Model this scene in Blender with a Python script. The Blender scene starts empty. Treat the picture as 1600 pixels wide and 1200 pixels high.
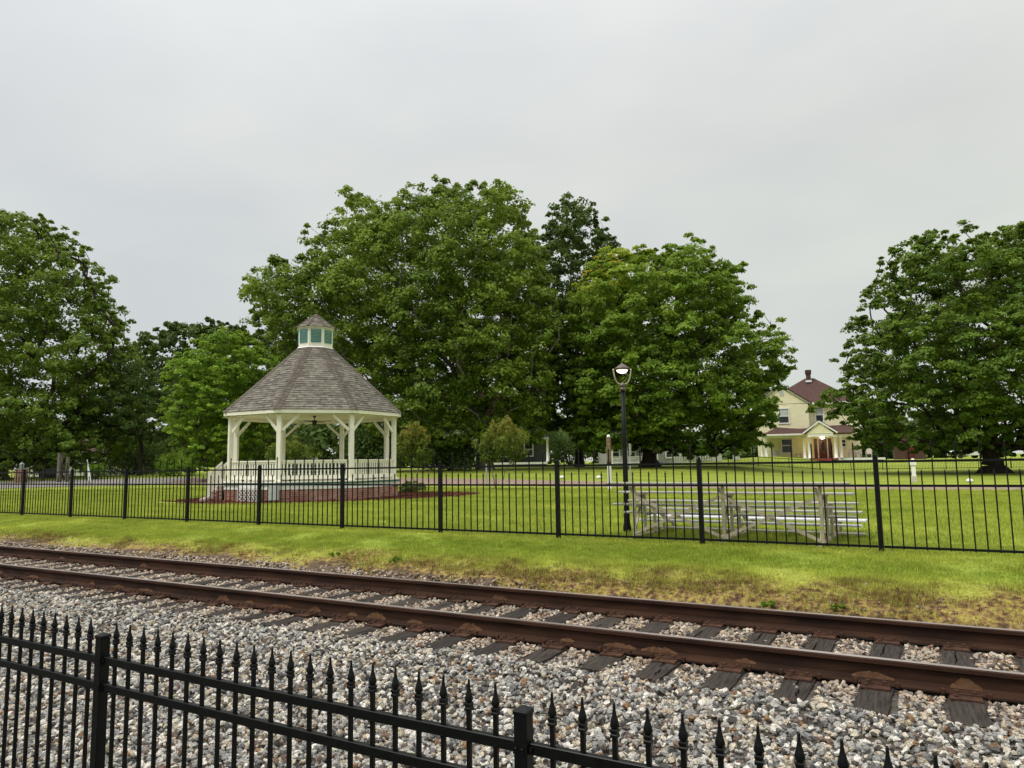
import bpy, bmesh, math, random
import numpy as np
from mathutils import Vector, Matrix, Euler

random.seed(7)
rng = np.random.default_rng(11)
SC = bpy.context.scene
COL = SC.collection
R = math.radians

# ------------------------------------------------------------------ camera
YAW, PITCH, ROLL = 0.51693, 0.10989, 0.015513
cam_d = bpy.data.cameras.new('camera')
cam_d.sensor_width = 36.0
cam_d.lens = 36.0 * 1120.0 / 1600.0
cam_d.clip_start, cam_d.clip_end = 0.05, 4000.0
cam = bpy.data.objects.new('camera', cam_d)
COL.objects.link(cam)
_f = Vector((-math.sin(YAW), math.cos(YAW), 0)); _r = Vector((math.cos(YAW), math.sin(YAW), 0)); _u = Vector((0, 0, 1))
_f2 = _f * math.cos(PITCH) + _u * math.sin(PITCH); _u2 = _u * math.cos(PITCH) - _f * math.sin(PITCH)
_r3 = _r * math.cos(ROLL) - _u2 * math.sin(ROLL); _u3 = _u2 * math.cos(ROLL) + _r * math.sin(ROLL)
m = Matrix((_r3, _u3, -_f2)).transposed().to_4x4(); m.translation = (0, 0, 1.29)
cam.matrix_world = m
SC.camera = cam

# ------------------------------------------------------------------ world: overcast sky, and a soft sun behind the cloud
SUN_EL, SUN_AZ = R(56), R(215)          # azimuth clockwise from +Y: light comes from behind the photographer
w = bpy.data.worlds.new('World'); SC.world = w; w.use_nodes = True
nt = w.node_tree; nt.nodes.clear()
N = nt.nodes.new; L = nt.links.new
out = N('ShaderNodeOutputWorld'); bg = N('ShaderNodeBackground'); L(bg.outputs[0], out.inputs[0])
tc = N('ShaderNodeTexCoord'); sep = N('ShaderNodeSeparateXYZ'); L(tc.outputs['Generated'], sep.inputs[0])
ramp = N('ShaderNodeValToRGB'); L(sep.outputs['Z'], ramp.inputs[0])
cr = ramp.color_ramp
cr.elements[0].position = 0.0; cr.elements[0].color = (0.46, 0.48, 0.463, 1)
cr.elements[1].position = 1.0; cr.elements[1].color = (1.75, 1.75, 1.75, 1)
for p_, c_ in ((0.18, (0.44, 0.462, 0.452)), (0.40, (0.475, 0.49, 0.485)), (0.62, (0.61, 0.62, 0.62)), (0.8, (1.10, 1.11, 1.11))):
    e_ = cr.elements.new(p_); e_.color = (*c_, 1)
cloud = N('ShaderNodeTexNoise'); cloud.inputs['Scale'].default_value = 2.6; cloud.inputs['Detail'].default_value = 5; cloud.inputs['Roughness'].default_value = .45
mp = N('ShaderNodeMapping'); mp.inputs['Scale'].default_value = (1, 1, 2.6); L(tc.outputs['Generated'], mp.inputs[0]); L(mp.outputs[0], cloud.inputs['Vector'])
cramp = N('ShaderNodeValToRGB'); L(cloud.outputs[0], cramp.inputs[0])
cramp.color_ramp.elements[0].position = .3; cramp.color_ramp.elements[0].color = (.91, .92, .95, 1)
cramp.color_ramp.elements[1].position = .7; cramp.color_ramp.elements[1].color = (1.075, 1.07, 1.05, 1)
mul = N('ShaderNodeMix'); mul.data_type = 'RGBA'; mul.blend_type = 'MULTIPLY'; mul.inputs[0].default_value = 1
L(ramp.outputs[0], mul.inputs[6]); L(cramp.outputs[0], mul.inputs[7])
sky = N('ShaderNodeTexSky'); sky.sky_type = 'NISHITA'; sky.sun_disc = False; sky.sun_elevation = SUN_EL; sky.sun_rotation = SUN_AZ
skm = N('ShaderNodeMix'); skm.data_type = 'RGBA'; skm.blend_type = 'ADD'; skm.inputs[0].default_value = 0.006
L(mul.outputs[2], skm.inputs[6]); L(sky.outputs[0], skm.inputs[7])
vd = N('ShaderNodeVectorMath'); vd.operation = 'DOT_PRODUCT'; L(tc.outputs['Generated'], vd.inputs[0]); vd.inputs[1].default_value = (math.cos(YAW), math.sin(YAW), 0)
wr = N('ShaderNodeValToRGB'); wmr = N('ShaderNodeMapRange'); wmr.inputs['From Min'].default_value = -1; wmr.inputs['From Max'].default_value = 1; L(vd.outputs['Value'], wmr.inputs['Value']); L(wmr.outputs[0], wr.inputs[0])
wr.color_ramp.elements[0].position = .15; wr.color_ramp.elements[0].color = (.99, .99, 1.01, 1); wr.color_ramp.elements[1].position = .85; wr.color_ramp.elements[1].color = (1.03, 1.015, .955, 1)
wm = N('ShaderNodeMix'); wm.data_type = 'RGBA'; wm.blend_type = 'MULTIPLY'; wm.inputs[0].default_value = 1; L(skm.outputs[2], wm.inputs[6]); L(wr.outputs[0], wm.inputs[7])
L(wm.outputs[2], bg.inputs[0]); bg.inputs[1].default_value = 1.0

sun_d = bpy.data.lights.new('sun', 'SUN'); sun_d.energy = 1.5; sun_d.angle = R(16); sun_d.color = (1, .95, .86)
sun = bpy.data.objects.new('sun', sun_d); COL.objects.link(sun)
sv = Vector((math.sin(SUN_AZ) * math.cos(SUN_EL), math.cos(SUN_AZ) * math.cos(SUN_EL), math.sin(SUN_EL)))
sun.rotation_euler = sv.to_track_quat('Z', 'Y').to_euler(); sun.location = (0, -10, 30)

vs = SC.view_settings
vs.view_transform = 'Standard'; vs.look = 'None'; vs.exposure = 0.50; vs.gamma = 1.0; vs.use_curve_mapping = False
SC.cycles.max_bounces = 6; SC.cycles.transparent_max_bounces = 8
SC.cycles.use_denoising = True

# ------------------------------------------------------------------ helpers: materials
def mat(name, c1, c2=None, scale=8.0, rough=.7, metal=0.0, detail=4.0, bump=0.0, bscale=None, stretch=(1, 1, 1), spec=.5, island=0.0, obj_random=0.0, contrast=(.35, .65), coords='Object'):
    """Principled with two-tone noise; island > 0 varies the value of every loose piece."""
    M = bpy.data.materials.new(name); M.use_nodes = True
    t = M.node_tree; b = t.nodes['Principled BSDF']
    b.inputs['Roughness'].default_value = rough; b.inputs['Metallic'].default_value = metal
    b.inputs['Specular IOR Level'].default_value = spec
    c2 = c2 or c1
    co = t.nodes.new('ShaderNodeTexCoord'); mp = t.nodes.new('ShaderNodeMapping'); mp.inputs['Scale'].default_value = stretch
    t.links.new(co.outputs[coords], mp.inputs[0])
    no = t.nodes.new('ShaderNodeTexNoise'); no.inputs['Scale'].default_value = scale; no.inputs['Detail'].default_value = detail
    t.links.new(mp.outputs[0], no.inputs['Vector'])
    ra = t.nodes.new('ShaderNodeValToRGB'); t.links.new(no.outputs[0], ra.inputs[0])
    ra.color_ramp.elements[0].position = contrast[0]; ra.color_ramp.elements[0].color = (*c1, 1)
    ra.color_ramp.elements[1].position = contrast[1]; ra.color_ramp.elements[1].color = (*c2, 1)
    col = ra.outputs[0]
    if island > 0 or obj_random > 0:
        if island > 0:
            g = t.nodes.new('ShaderNodeNewGeometry'); rnd = g.outputs['Random Per Island']; amt = island
        else:
            g = t.nodes.new('ShaderNodeObjectInfo'); rnd = g.outputs['Random']; amt = obj_random
        mr = t.nodes.new('ShaderNodeMapRange'); mr.inputs['To Min'].default_value = 1 - amt; mr.inputs['To Max'].default_value = 1 + amt
        t.links.new(rnd, mr.inputs['Value'])
        hs = t.nodes.new('ShaderNodeHueSaturation'); t.links.new(mr.outputs[0], hs.inputs['Value']); t.links.new(col, hs.inputs['Color'])
        col = hs.outputs[0]
    t.links.new(col, b.inputs['Base Color'])
    if bump > 0:
        n2 = t.nodes.new('ShaderNodeTexNoise'); n2.inputs['Scale'].default_value = bscale or scale * 3; n2.inputs['Detail'].default_value = 6
        t.links.new(mp.outputs[0], n2.inputs['Vector'])
        bu = t.nodes.new('ShaderNodeBump'); bu.inputs['Strength'].default_value = bump; bu.inputs['Distance'].default_value = .02
        t.links.new(n2.outputs[0], bu.inputs['Height']); t.links.new(bu.outputs[0], b.inputs['Normal'])
    return M

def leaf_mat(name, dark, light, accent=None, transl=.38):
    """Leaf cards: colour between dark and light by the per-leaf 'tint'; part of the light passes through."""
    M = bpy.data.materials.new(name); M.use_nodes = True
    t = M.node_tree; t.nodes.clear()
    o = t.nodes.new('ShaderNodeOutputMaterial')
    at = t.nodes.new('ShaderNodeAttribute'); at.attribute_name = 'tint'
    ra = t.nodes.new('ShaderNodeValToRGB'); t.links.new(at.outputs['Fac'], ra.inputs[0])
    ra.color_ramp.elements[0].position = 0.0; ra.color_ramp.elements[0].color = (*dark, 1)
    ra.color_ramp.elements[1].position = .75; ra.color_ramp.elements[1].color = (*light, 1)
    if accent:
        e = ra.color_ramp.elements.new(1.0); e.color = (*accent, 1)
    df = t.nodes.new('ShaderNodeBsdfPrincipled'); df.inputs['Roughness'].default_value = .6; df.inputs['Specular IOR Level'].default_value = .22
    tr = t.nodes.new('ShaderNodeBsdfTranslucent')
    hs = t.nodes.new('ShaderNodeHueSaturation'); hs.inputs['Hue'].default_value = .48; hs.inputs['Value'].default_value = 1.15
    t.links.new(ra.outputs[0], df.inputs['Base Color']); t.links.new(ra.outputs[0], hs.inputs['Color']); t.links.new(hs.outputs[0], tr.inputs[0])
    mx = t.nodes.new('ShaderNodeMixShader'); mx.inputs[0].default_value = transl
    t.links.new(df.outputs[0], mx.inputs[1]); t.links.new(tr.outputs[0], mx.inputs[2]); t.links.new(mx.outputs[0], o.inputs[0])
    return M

def glass_mat(name, col=(.03, .035, .04), rough=.08):
    M = mat(name, col, tuple(c * 1.5 for c in col), scale=1.5, rough=rough, spec=.35)
    return M

def emit_mat(name, col, strength):
    M = bpy.data.materials.new(name); M.use_nodes = True
    b = M.node_tree.nodes['Principled BSDF']
    b.inputs['Base Color'].default_value = (*col, 1); b.inputs['Emission Color'].default_value = (*col, 1); b.inputs['Emission Strength'].default_value = strength
    return M

# ------------------------------------------------------------------ helpers: meshes
class MB:
    def __init__(s): s.v = []; s.f = []
    def add(s, vs_, fs_):
        n = len(s.v); s.v += [tuple(v) for v in vs_]; s.f += [tuple(i + n for i in f) for f in fs_]; return s
    BOXF = [(0, 3, 2, 1), (4, 5, 6, 7), (0, 1, 5, 4), (1, 2, 6, 5), (2, 3, 7, 6), (3, 0, 4, 7)]
    def box(s, c, sz, rz=0.0, rot=None):
        x, y, z = (d / 2 for d in sz)
        pts = [Vector(p) for p in ((-x, -y, -z), (x, -y, -z), (x, y, -z), (-x, y, -z), (-x, -y, z), (x, -y, z), (x, y, z), (-x, y, z))]
        M_ = rot.to_matrix() if rot else Matrix.Rotation(rz, 3, 'Z')
        return s.add([M_ @ p + Vector(c) for p in pts], s.BOXF)
    def beam(s, p, q, wd, ht, up=(0, 0, 1)):
        p, q = Vector(p), Vector(q); d = (q - p).normalized(); upv = Vector(up)
        if abs(d.dot(upv)) > .98: upv = Vector((1, 0, 0))
        a = d.cross(upv).normalized() * (wd / 2); b = a.cross(d).normalized() * (ht / 2)
        pts = [p - a - b, p + a - b, p + a + b, p - a + b, q - a - b, q + a - b, q + a + b, q - a + b]
        return s.add(pts, [(0, 3, 2, 1), (4, 5, 6, 7), (0, 1, 5, 4), (1, 2, 6, 5), (2, 3, 7, 6), (3, 0, 4, 7)])
    def tube(s, pts, rad, n=8, cap=True):
        pts = [Vector(p) for p in pts]; k = len(pts)
        if not hasattr(rad, '__len__'): rad = [rad] * k
        vs_, fs_ = [], []; a = None
        for i, p in enumerate(pts):
            d = (pts[min(i + 1, k - 1)] - pts[max(i - 1, 0)]).normalized()
            if a is None:
                a = d.orthogonal().normalized()
            else:
                a = (a - d * a.dot(d)).normalized()
            b = d.cross(a)
            for j in range(n):
                t = 2 * math.pi * j / n
                vs_.append(p + (a * math.cos(t) + b * math.sin(t)) * rad[i])
        for i in range(k - 1):
            for j in range(n):
                fs_.append((i * n + j, i * n + (j + 1) % n, (i + 1) * n + (j + 1) % n, (i + 1) * n + j))
        if cap:
            fs_.append(tuple(reversed(range(n)))); fs_.append(tuple(range((k - 1) * n, k * n)))
        return s.add(vs_, fs_)
    def lathe(s, prof, c=(0, 0, 0), n=16, ph=0.0):
        vs_, fs_ = [], []; k = len(prof)
        for r_, z_ in prof:
            for j in range(n):
                t = 2 * math.pi * j / n + ph
                vs_.append((c[0] + r_ * math.cos(t), c[1] + r_ * math.sin(t), c[2] + z_))
        for i in range(k - 1):
            for j in range(n):
                fs_.append((i * n + j, i * n + (j + 1) % n, (i + 1) * n + (j + 1) % n, (i + 1) * n + j))
        fs_.append(tuple(reversed(range(n)))); fs_.append(tuple(range((k - 1) * n, k * n)))
        return s.add(vs_, fs_)
    def prism(s, poly, ax):
        """poly: list of 3-D points, extruded by the vector ax"""
        n = len(poly); ax = Vector(ax); a = [Vector(p) for p in poly]; b = [p + ax for p in a]
        fs_ = [tuple(reversed(range(n))), tuple(range(n, 2 * n))] + [(i, (i + 1) % n, n + (i + 1) % n, n + i) for i in range(n)]
        return s.add(a + b, fs_)
    def build(s, name, material, parent=None, loc=(0, 0, 0), smooth=False, bevel=0.0):
        me = bpy.data.meshes.new(name); me.from_pydata(s.v, [], s.f); me.update()
        bm = bmesh.new(); bm.from_mesh(me); bmesh.ops.recalc_face_normals(bm, faces=bm.faces)
        if bevel > 0:
            bmesh.ops.bevel(bm, geom=list(bm.edges), offset=bevel, segments=1, affect='EDGES', clamp_overlap=True)
        bm.to_mesh(me); bm.free()
        if smooth:
            me.shade_smooth()
        me.materials.append(material)
        o = bpy.data.objects.new(name, me); COL.objects.link(o); o.location = loc
        if parent: o.parent = parent
        return o

def ring(mb, x0, x1, z0, z1, w_, ya, yb, zb_extra=0.0):
    """a rectangular frame round the opening x0..x1, z0..z1, from depth ya to yb, as one connected piece"""
    o_ = [(x0 - w_, z0 - w_ - zb_extra), (x1 + w_, z0 - w_ - zb_extra), (x1 + w_, z1 + w_), (x0 - w_, z1 + w_)]; i_ = [(x0, z0), (x1, z0), (x1, z1), (x0, z1)]
    vs_ = [(x, y, z) for y in (ya, yb) for x, z in o_ + i_]; fs_ = []
    for k in range(4):
        n = (k + 1) % 4
        fs_ += [(k, n, 4 + n, 4 + k), (8 + k, 12 + k, 12 + n, 8 + n), (k, 8 + k, 8 + n, n), (4 + k, 4 + n, 12 + n, 12 + k)]
    return mb.add(vs_, fs_)
def tag(o, label=None, cat=None, group=None, kind=None):
    if label: o['label'] = label
    if cat: o['category'] = cat
    if group: o['group'] = group
    if kind: o['kind'] = kind
    return o
def thing(name, label, cat, loc=(0, 0, 0), rz=0.0, group=None):
    o = bpy.data.objects.new(name, None); COL.objects.link(o); o.location = loc; o.rotation_euler = (0, 0, rz); o.empty_display_size = .2
    return tag(o, label, cat, group)
def inst(src, parent, loc=None, rot=None, name=None):
    o = src.copy(); COL.objects.link(o)
    if name: o.name = name
    if parent is not None: o.parent = parent
    if loc is not None: o.location = loc
    if rot is not None: o.rotation_euler = rot
    return o
def np_mesh(name, V, F, material, parent=None, tint=None, loc=(0, 0, 0), smooth=False):
    """V (n,3), F (m,k) numpy -> one object; tint: one float per face"""
    me = bpy.data.meshes.new(name); V = np.asarray(V, np.float32); F = np.asarray(F, np.int32); k = F.shape[1]
    me.vertices.add(len(V)); me.vertices.foreach_set('co', V.ravel())
    me.loops.add(F.size); me.loops.foreach_set('vertex_index', F.ravel())
    me.polygons.add(len(F)); me.polygons.foreach_set('loop_start', np.arange(0, F.size, k, dtype=np.int32))
    me.update(calc_edges=True)
    if tint is not None:
        a = me.attributes.new('tint', 'FLOAT', 'FACE'); a.data.foreach_set('value', np.asarray(tint, np.float32))
    if smooth: me.shade_smooth()
    me.materials.append(material)
    o = bpy.data.objects.new(name, me); COL.objects.link(o); o.location = loc
    if parent: o.parent = parent
    return o

# ------------------------------------------------------------------ terrain
def sm(x, a, b):
    t = np.clip((np.asarray(x, float) - a) / (b - a), 0, 1); return t * t * (3 - 2 * t)
def H(X, Y):
    X = np.asarray(X, float); Y = np.asarray(Y, float)
    s = .494 * -X + .869 * Y
    prof = np.interp(Y, [-60, 1.9, 5.0, 5.3, 8.05, 8.3, 8.9, 11.0, 1000], [-.86, -.86, -.43, -.36, -.36, -.20, -.075, 0, 0])
    rest = .15 * sm(s, 36, 60) + (.58 * sm(s, 40, 60) + .05) * sm(-X, 6, 16) * sm(s, 38, 46) + .85 * sm(s, 64, 82) * (1 - .75 * sm(-X, 14, 24))
    rest = rest * (1 - .55 * sm(-X, 62, 75))
    return prof + rest * sm(Y, 18, 26) + 1.2 * sm(s, 120, 400)
def h(x, y): return float(H(x, y))

# ------------------------------------------------------------------ materials
M_grass_ground = bpy.data.materials.new('turf_and_soil'); M_grass_ground.use_nodes = True
def zone_colour(t, green_a, green_b, as_tuft=False):
    """colour from world position: lawn green, straw and bare soil beside the track, under it stone dust darkened to stand for shade between stones"""
    nn, ll = t.nodes.new, t.links.new
    g = nn('ShaderNodeNewGeometry'); sp = nn('ShaderNodeSeparateXYZ'); ll(g.outputs['Position'], sp.inputs[0])
    n1 = nn('ShaderNodeTexNoise'); n1.inputs['Scale'].default_value = .45; n1.inputs['Detail'].default_value = 3; ll(g.outputs['Position'], n1.inputs['Vector'])
    n2 = nn('ShaderNodeTexNoise'); n2.inputs['Scale'].default_value = 2.3; n2.inputs['Detail'].default_value = 4; ll(g.outputs['Position'], n2.inputs['Vector'])
    n3 = nn('ShaderNodeTexNoise'); n3.inputs['Scale'].default_value = 14; n3.inputs['Detail'].default_value = 4; ll(g.outputs['Position'], n3.inputs['Vector'])
    def math_(op, a, b):
        q = nn('ShaderNodeMath'); q.operation = op
        for i, x in enumerate((a, b)):
            if isinstance(x, (int, float)): q.inputs[i].default_value = x
            else: ll(x, q.inputs[i])
        return q.outputs[0]
    def rng_(v, a, b):
        q = nn('ShaderNodeMapRange'); q.inputs['From Min'].default_value = a; q.inputs['From Max'].default_value = b; ll(v, q.inputs['Value']); return q.outputs[0]
    def mix(f, a, b):
        q = nn('ShaderNodeMix'); q.data_type = 'RGBA'; ll(f, q.inputs[0])
        for i, x in ((6, a), (7, b)):
            if isinstance(x, tuple): q.inputs[i].default_value = (*x, 1)
            else: ll(x, q.inputs[i])
        return q.outputs[2]
    bm_ = nn('ShaderNodeMapping'); bm_.inputs['Scale'].default_value = (.05, .85, 1); ll(g.outputs['Position'], bm_.inputs[0])
    n4 = nn('ShaderNodeTexNoise'); n4.inputs['Scale'].default_value = 1; n4.inputs['Detail'].default_value = 3; ll(bm_.outputs[0], n4.inputs['Vector'])
    mott = math_('ADD', math_('MULTIPLY', n1.outputs[0], .3), math_('ADD', math_('MULTIPLY', n2.outputs[0], .3), math_('MULTIPLY', n4.outputs[0], .4)))
    green = mix(rng_(mott, .40, .60), green_a, green_b)
    # y shifted by noise: ragged borders
    yy = math_('ADD', math_('ADD', sp.outputs['Y'], .30), math_('ADD', math_('MULTIPLY', math_('SUBTRACT', n1.outputs[0], .5), 1.5), math_('MULTIPLY', math_('SUBTRACT', n2.outputs[0], .5), 1.3)))
    straw = mix(rng_(n3.outputs[0], .3, .7), (.13, .075, .03), (.36, .24, .095))
    soil = mix(rng_(n3.outputs[0], .35, .65), (.055, .036, .022), (.16, .115, .075))
    xr = rng_(sp.outputs['X'], -9.0, -1.0)
    ys_ = math_('SUBTRACT', yy, math_('MULTIPLY', xr, .26))
    soil0 = mix(rng_(n3.outputs[0], .35, .65), (.07, .045, .026), (.20, .13, .065))
    half = mix(rng_(n3.outputs[0], .48, .72), straw, (.27, .26, .05))
    c = mix(rng_(ys_, 8.70, 8.95), mix(rng_(n3.outputs[0], .36, .5), soil0, half), mix(rng_(ys_, 8.95, 9.4), (.27, .27, .05), green)) if not as_tuft else mix(rng_(ys_, 8.72, 9.25), mix(rng_(n3.outputs[0], .44, .62), straw, (.30, .32, .055)), green)
    if not as_tuft:
        c = mix(rng_(math_('ADD', yy, math_('MULTIPLY', xr, .30)), 8.50, 8.68), soil, c)
        dust = mix(rng_(n3.outputs[0], .35, .65), (.05, .043, .036), (.11, .095, .08))  # stone dust darkened: shade in the gaps between stones put into its colour
        c = mix(rng_(sp.outputs['Y'], 7.95, 8.2), dust, c)
    return c, n3, rng_, mix, math_, sp, n1
t = M_grass_ground.node_tree; b = t.nodes['Principled BSDF']; b.inputs['Roughness'].default_value = .95; b.inputs['Specular IOR Level'].default_value = .1
c, n3, *_ = zone_colour(t, (.185, .245, .030), (.31, .355, .058))
nf = t.nodes.new('ShaderNodeTexNoise'); nf.inputs['Scale'].default_value = 30; nf.inputs['Detail'].default_value = 5
gq = t.nodes.new('ShaderNodeNewGeometry'); t.links.new(gq.outputs['Position'], nf.inputs['Vector'])
mr = t.nodes.new('ShaderNodeMapRange'); mr.inputs['From Min'].default_value = .3; mr.inputs['From Max'].default_value = .7; mr.inputs['To Min'].default_value = .6; mr.inputs['To Max'].default_value = 1.25
t.links.new(nf.outputs[0], mr.inputs['Value'])
hs = t.nodes.new('ShaderNodeHueSaturation'); t.links.new(c, hs.inputs['Color']); t.links.new(mr.outputs[0], hs.inputs['Value'])
t.links.new(hs.outputs[0], b.inputs['Base Color'])
bu = t.nodes.new('ShaderNodeBump'); bu.inputs['Strength'].default_value = .6; bu.inputs['Distance'].default_value = .03; t.links.new(nf.outputs[0], bu.inputs['Height']); t.links.new(bu.outputs[0], b.inputs['Normal'])

M_blade = bpy.data.materials.new('grass_blade'); M_blade.use_nodes = True
t = M_blade.node_tree; b = t.nodes['Principled BSDF']; b.inputs['Roughness'].default_value = .7; b.inputs['Specular IOR Level'].default_value = .15
c, *_ = zone_colour(t, (.26, .335, .040), (.45, .495, .082), True)
oi = t.nodes.new('ShaderNodeObjectInfo'); mr = t.nodes.new('ShaderNodeMapRange'); mr.inputs['To Min'].default_value = .72; mr.inputs['To Max'].default_value = 1.22
t.links.new(oi.outputs['Random'], mr.inputs['Value'])
hs = t.nodes.new('ShaderNodeHueSaturation'); t.links.new(c, hs.inputs['Color']); t.links.new(mr.outputs[0], hs.inputs['Value'])
t.links.new(hs.outputs[0], b.inputs['Base Color'])
tr = t.nodes.new('ShaderNodeBsdfTranslucent'); t.links.new(hs.outputs[0], tr.inputs[0])
mx = t.nodes.new('ShaderNodeMixShader'); mx.inputs[0].default_value = .35; t.links.new(b.outputs[0], mx.inputs[1]); t.links.new(tr.outputs[0], mx.inputs[2])
t.links.new(mx.outputs[0], t.nodes['Material Output'].inputs[0])

M_stone = bpy.data.materials.new('ballast_stone'); M_stone.use_nodes = True
t = M_stone.node_tree; b = t.nodes['Principled BSDF']; b.inputs['Roughness'].default_value = .75; b.inputs['Specular IOR Level'].default_value = .35
oi = t.nodes.new('ShaderNodeObjectInfo'); ra = t.nodes.new('ShaderNodeValToRGB'); t.links.new(oi.outputs['Random'], ra.inputs[0])
ra.color_ramp.interpolation = 'CONSTANT'
pal = [(0, (.45, .43, .39)), (.15, (.235, .23, .22)), (.29, (.70, .665, .59)), (.44, (.13, .128, .125)), (.54, (.43, .365, .27)), (.64, (.35, .342, .32)), (.75, (.062, .058, .054)), (.82, (.25, .14, .07)), (.845, (.56, .495, .385)), (.95, (.155, .105, .075))]
ra.color_ramp.elements[0].color = (*pal[0][1], 1)
ra.color_ramp.elements[1].position = pal[1][0]; ra.color_ramp.elements[1].color = (*pal[1][1], 1)
for p_, c_ in pal[2:]:
    e_ = ra.color_ramp.elements.new(p_); e_.color = (*c_, 1)
co = t.nodes.new('ShaderNodeTexCoord'); no = t.nodes.new('ShaderNodeTexNoise'); no.inputs['Scale'].default_value = 2.2; no.inputs['Detail'].default_value = 5
t.links.new(co.outputs['Object'], no.inputs['Vector'])
mr = t.nodes.new('ShaderNodeMapRange'); mr.inputs['From Min'].default_value = .3; mr.inputs['From Max'].default_value = .7; mr.inputs['To Min'].default_value = .62; mr.inputs['To Max'].default_value = 1.3; t.links.new(no.outputs[0], mr.inputs['Value'])
hs = t.nodes.new('ShaderNodeHueSaturation'); t.links.new(ra.outputs[0], hs.inputs['Color']); t.links.new(mr.outputs[0], hs.inputs['Value'])
# rust dust lies between and just beside the rails
gq = t.nodes.new('ShaderNodeNewGeometry'); sp = t.nodes.new('ShaderNodeSeparateXYZ'); t.links.new(gq.outputs['Position'], sp.inputs[0])
m1 = t.nodes.new('ShaderNodeMapRange'); m1.inputs['From Min'].default_value = 5.25; m1.inputs['From Max'].default_value = 5.75; m1.inputs['To Max'].default_value = .42; t.links.new(sp.outputs['Y'], m1.inputs['Value'])
mx = t.nodes.new('ShaderNodeMix'); mx.data_type = 'RGBA'; mx.blend_type = 'MULTIPLY'; t.links.new(m1.outputs[0], mx.inputs[0]); t.links.new(hs.outputs[0], mx.inputs[6]); mx.inputs[7].default_value = (.85, .58, .38, 1)
t.links.new(mx.outputs[2], b.inputs['Base Color'])
bu = t.nodes.new('ShaderNodeBump'); bu.inputs['Strength'].default_value = .5; bu.inputs['Distance'].default_value = .15; t.links.new(no.outputs[0], bu.inputs['Height']); t.links.new(bu.outputs[0], b.inputs['Normal'])

M_black = mat('black_powder_coat', (.0015, .0022, .002), (.0035, .005, .0042), scale=30, rough=.42, spec=.22)
M_black_far = mat('black_fence_paint', (.002, .0028, .0028), (.005, .006, .006), scale=9, rough=.5, spec=.2)
M_rail = mat('rail_rust', (.021, .0098, .006), (.050, .0225, .0125), scale=3.5, rough=.85, bump=.25, bscale=60, spec=.2, stretch=(.6, 3, 3), detail=6)
M_rail_top = mat('worn_rail_top', (.36, .30, .275), (.56, .49, .455), scale=2, rough=.33, metal=.65, stretch=(.3, 12, 1))
M_sandrust = mat('sandy_rust', (.075, .038, .021), (.125, .068, .038), scale=25, rough=.95, spec=.1)
M_plate = mat('tie_plate_rust', (.034, .016, .0098), (.074, .034, .019), scale=18, rough=.85, spec=.25, bump=.2, obj_random=.15)
M_tie = mat('weathered_tie', (.016, .012, .009), (.066, .054, .045), scale=5, rough=.9, bump=.9, bscale=16, stretch=(9, .8, 3), spec=.25, detail=8, obj_random=.28, contrast=(.3, .72))
M_cream = mat('cream_paint', (.80, .775, .65), (.85, .83, .72), scale=2.5, rough=.5, spec=.4)
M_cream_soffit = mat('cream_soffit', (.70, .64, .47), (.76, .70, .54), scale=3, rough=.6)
M_white = mat('white_paint', (.76, .77, .74), (.83, .83, .80), scale=3, rough=.5)
M_teal = mat('teal_paint', (.030, .125, .115), (.05, .175, .16), scale=4, rough=.5)
M_louvre = mat('teal_louvre', (.040, .20, .185), (.06, .26, .24), scale=4, rough=.5)
M_bench = mat('dark_green_bench', (.008, .03, .028), (.014, .045, .04), scale=4, rough=.5)
M_shingle = mat('grey_brown_shingle', (.130, .118, .097), (.190, .174, .146), scale=7, rough=.95, spec=.15, island=.30, bump=.3, bscale=120)
M_shingle_cap = mat('ridge_cap_shingle', (.095, .080, .065), (.13, .112, .092), scale=7, rough=.95, spec=.15, island=.12)
M_brick = mat('red_brick', (.24, .085, .058), (.46, .26, .21), scale=1.3, rough=.9, island=.28, bump=.25, bscale=60, spec=.2)
M_mortar = mat('mortar', (.40, .31, .27), (.54, .45, .40), scale=12, rough=.95)
M_mulch = mat('red_mulch', (.045, .014, .009), (.15, .055, .034), scale=26, rough=.95, bump=1, bscale=40, spec=.1)
M_mulchchip = mat('mulch_chip', (.05, .016, .010), (.17, .06, .036), scale=5, rough=.95, spec=.1, island=.45)
M_alu = mat('weathered_aluminium', (.36, .34, .285), (.46, .44, .385), scale=5, rough=.42, metal=.35, stretch=(.4, 4, 4))
M_alu_bright = mat('sky_lit_plank', (.62, .63, .65), (.72, .73, .75), scale=5, rough=.35, stretch=(.3, 6, 6))  # aluminium coloured lighter to stand for skylight on tops seen from above
M_alu_frame = mat('galvanised_frame', (.42, .37, .26), (.55, .495, .365), scale=6, rough=.55, metal=.25)
M_dark = mat('dark_metal', (.012, .012, .012), (.022, .021, .020), scale=8, rough=.5)
M_grey = mat('grey_cabinet', (.40, .42, .43), (.47, .49, .50), scale=4, rough=.5)
M_yellow = mat('pale_yellow_siding', (.80, .75, .49), (.85, .805, .56), scale=2, rough=.6)
M_maroon = mat('maroon_roof', (.060, .031, .027), (.095, .052, .045), scale=5, rough=.9, spec=.2, bump=.3, bscale=80)
M_chim = mat('chimney_brick', (.045, .022, .018), (.10, .05, .04), scale=9, rough=.9)
M_redstep = mat('red_steps', (.20, .035, .032), (.27, .06, .05), scale=3, rough=.8)
M_door = mat('dark_red_door', (.050, .008, .006), (.12, .022, .014), scale=4, rough=.4)
M_glass = glass_mat('window_glass')
M_shade = mat('window_shade', (.42, .46, .44), (.52, .56, .54), scale=3, rough=.7)
M_path = mat('brick_paving', (.20, .135, .10), (.285, .205, .16), scale=3, rough=.9, detail=8, bump=.3, bscale=30, coords='Object')
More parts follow.
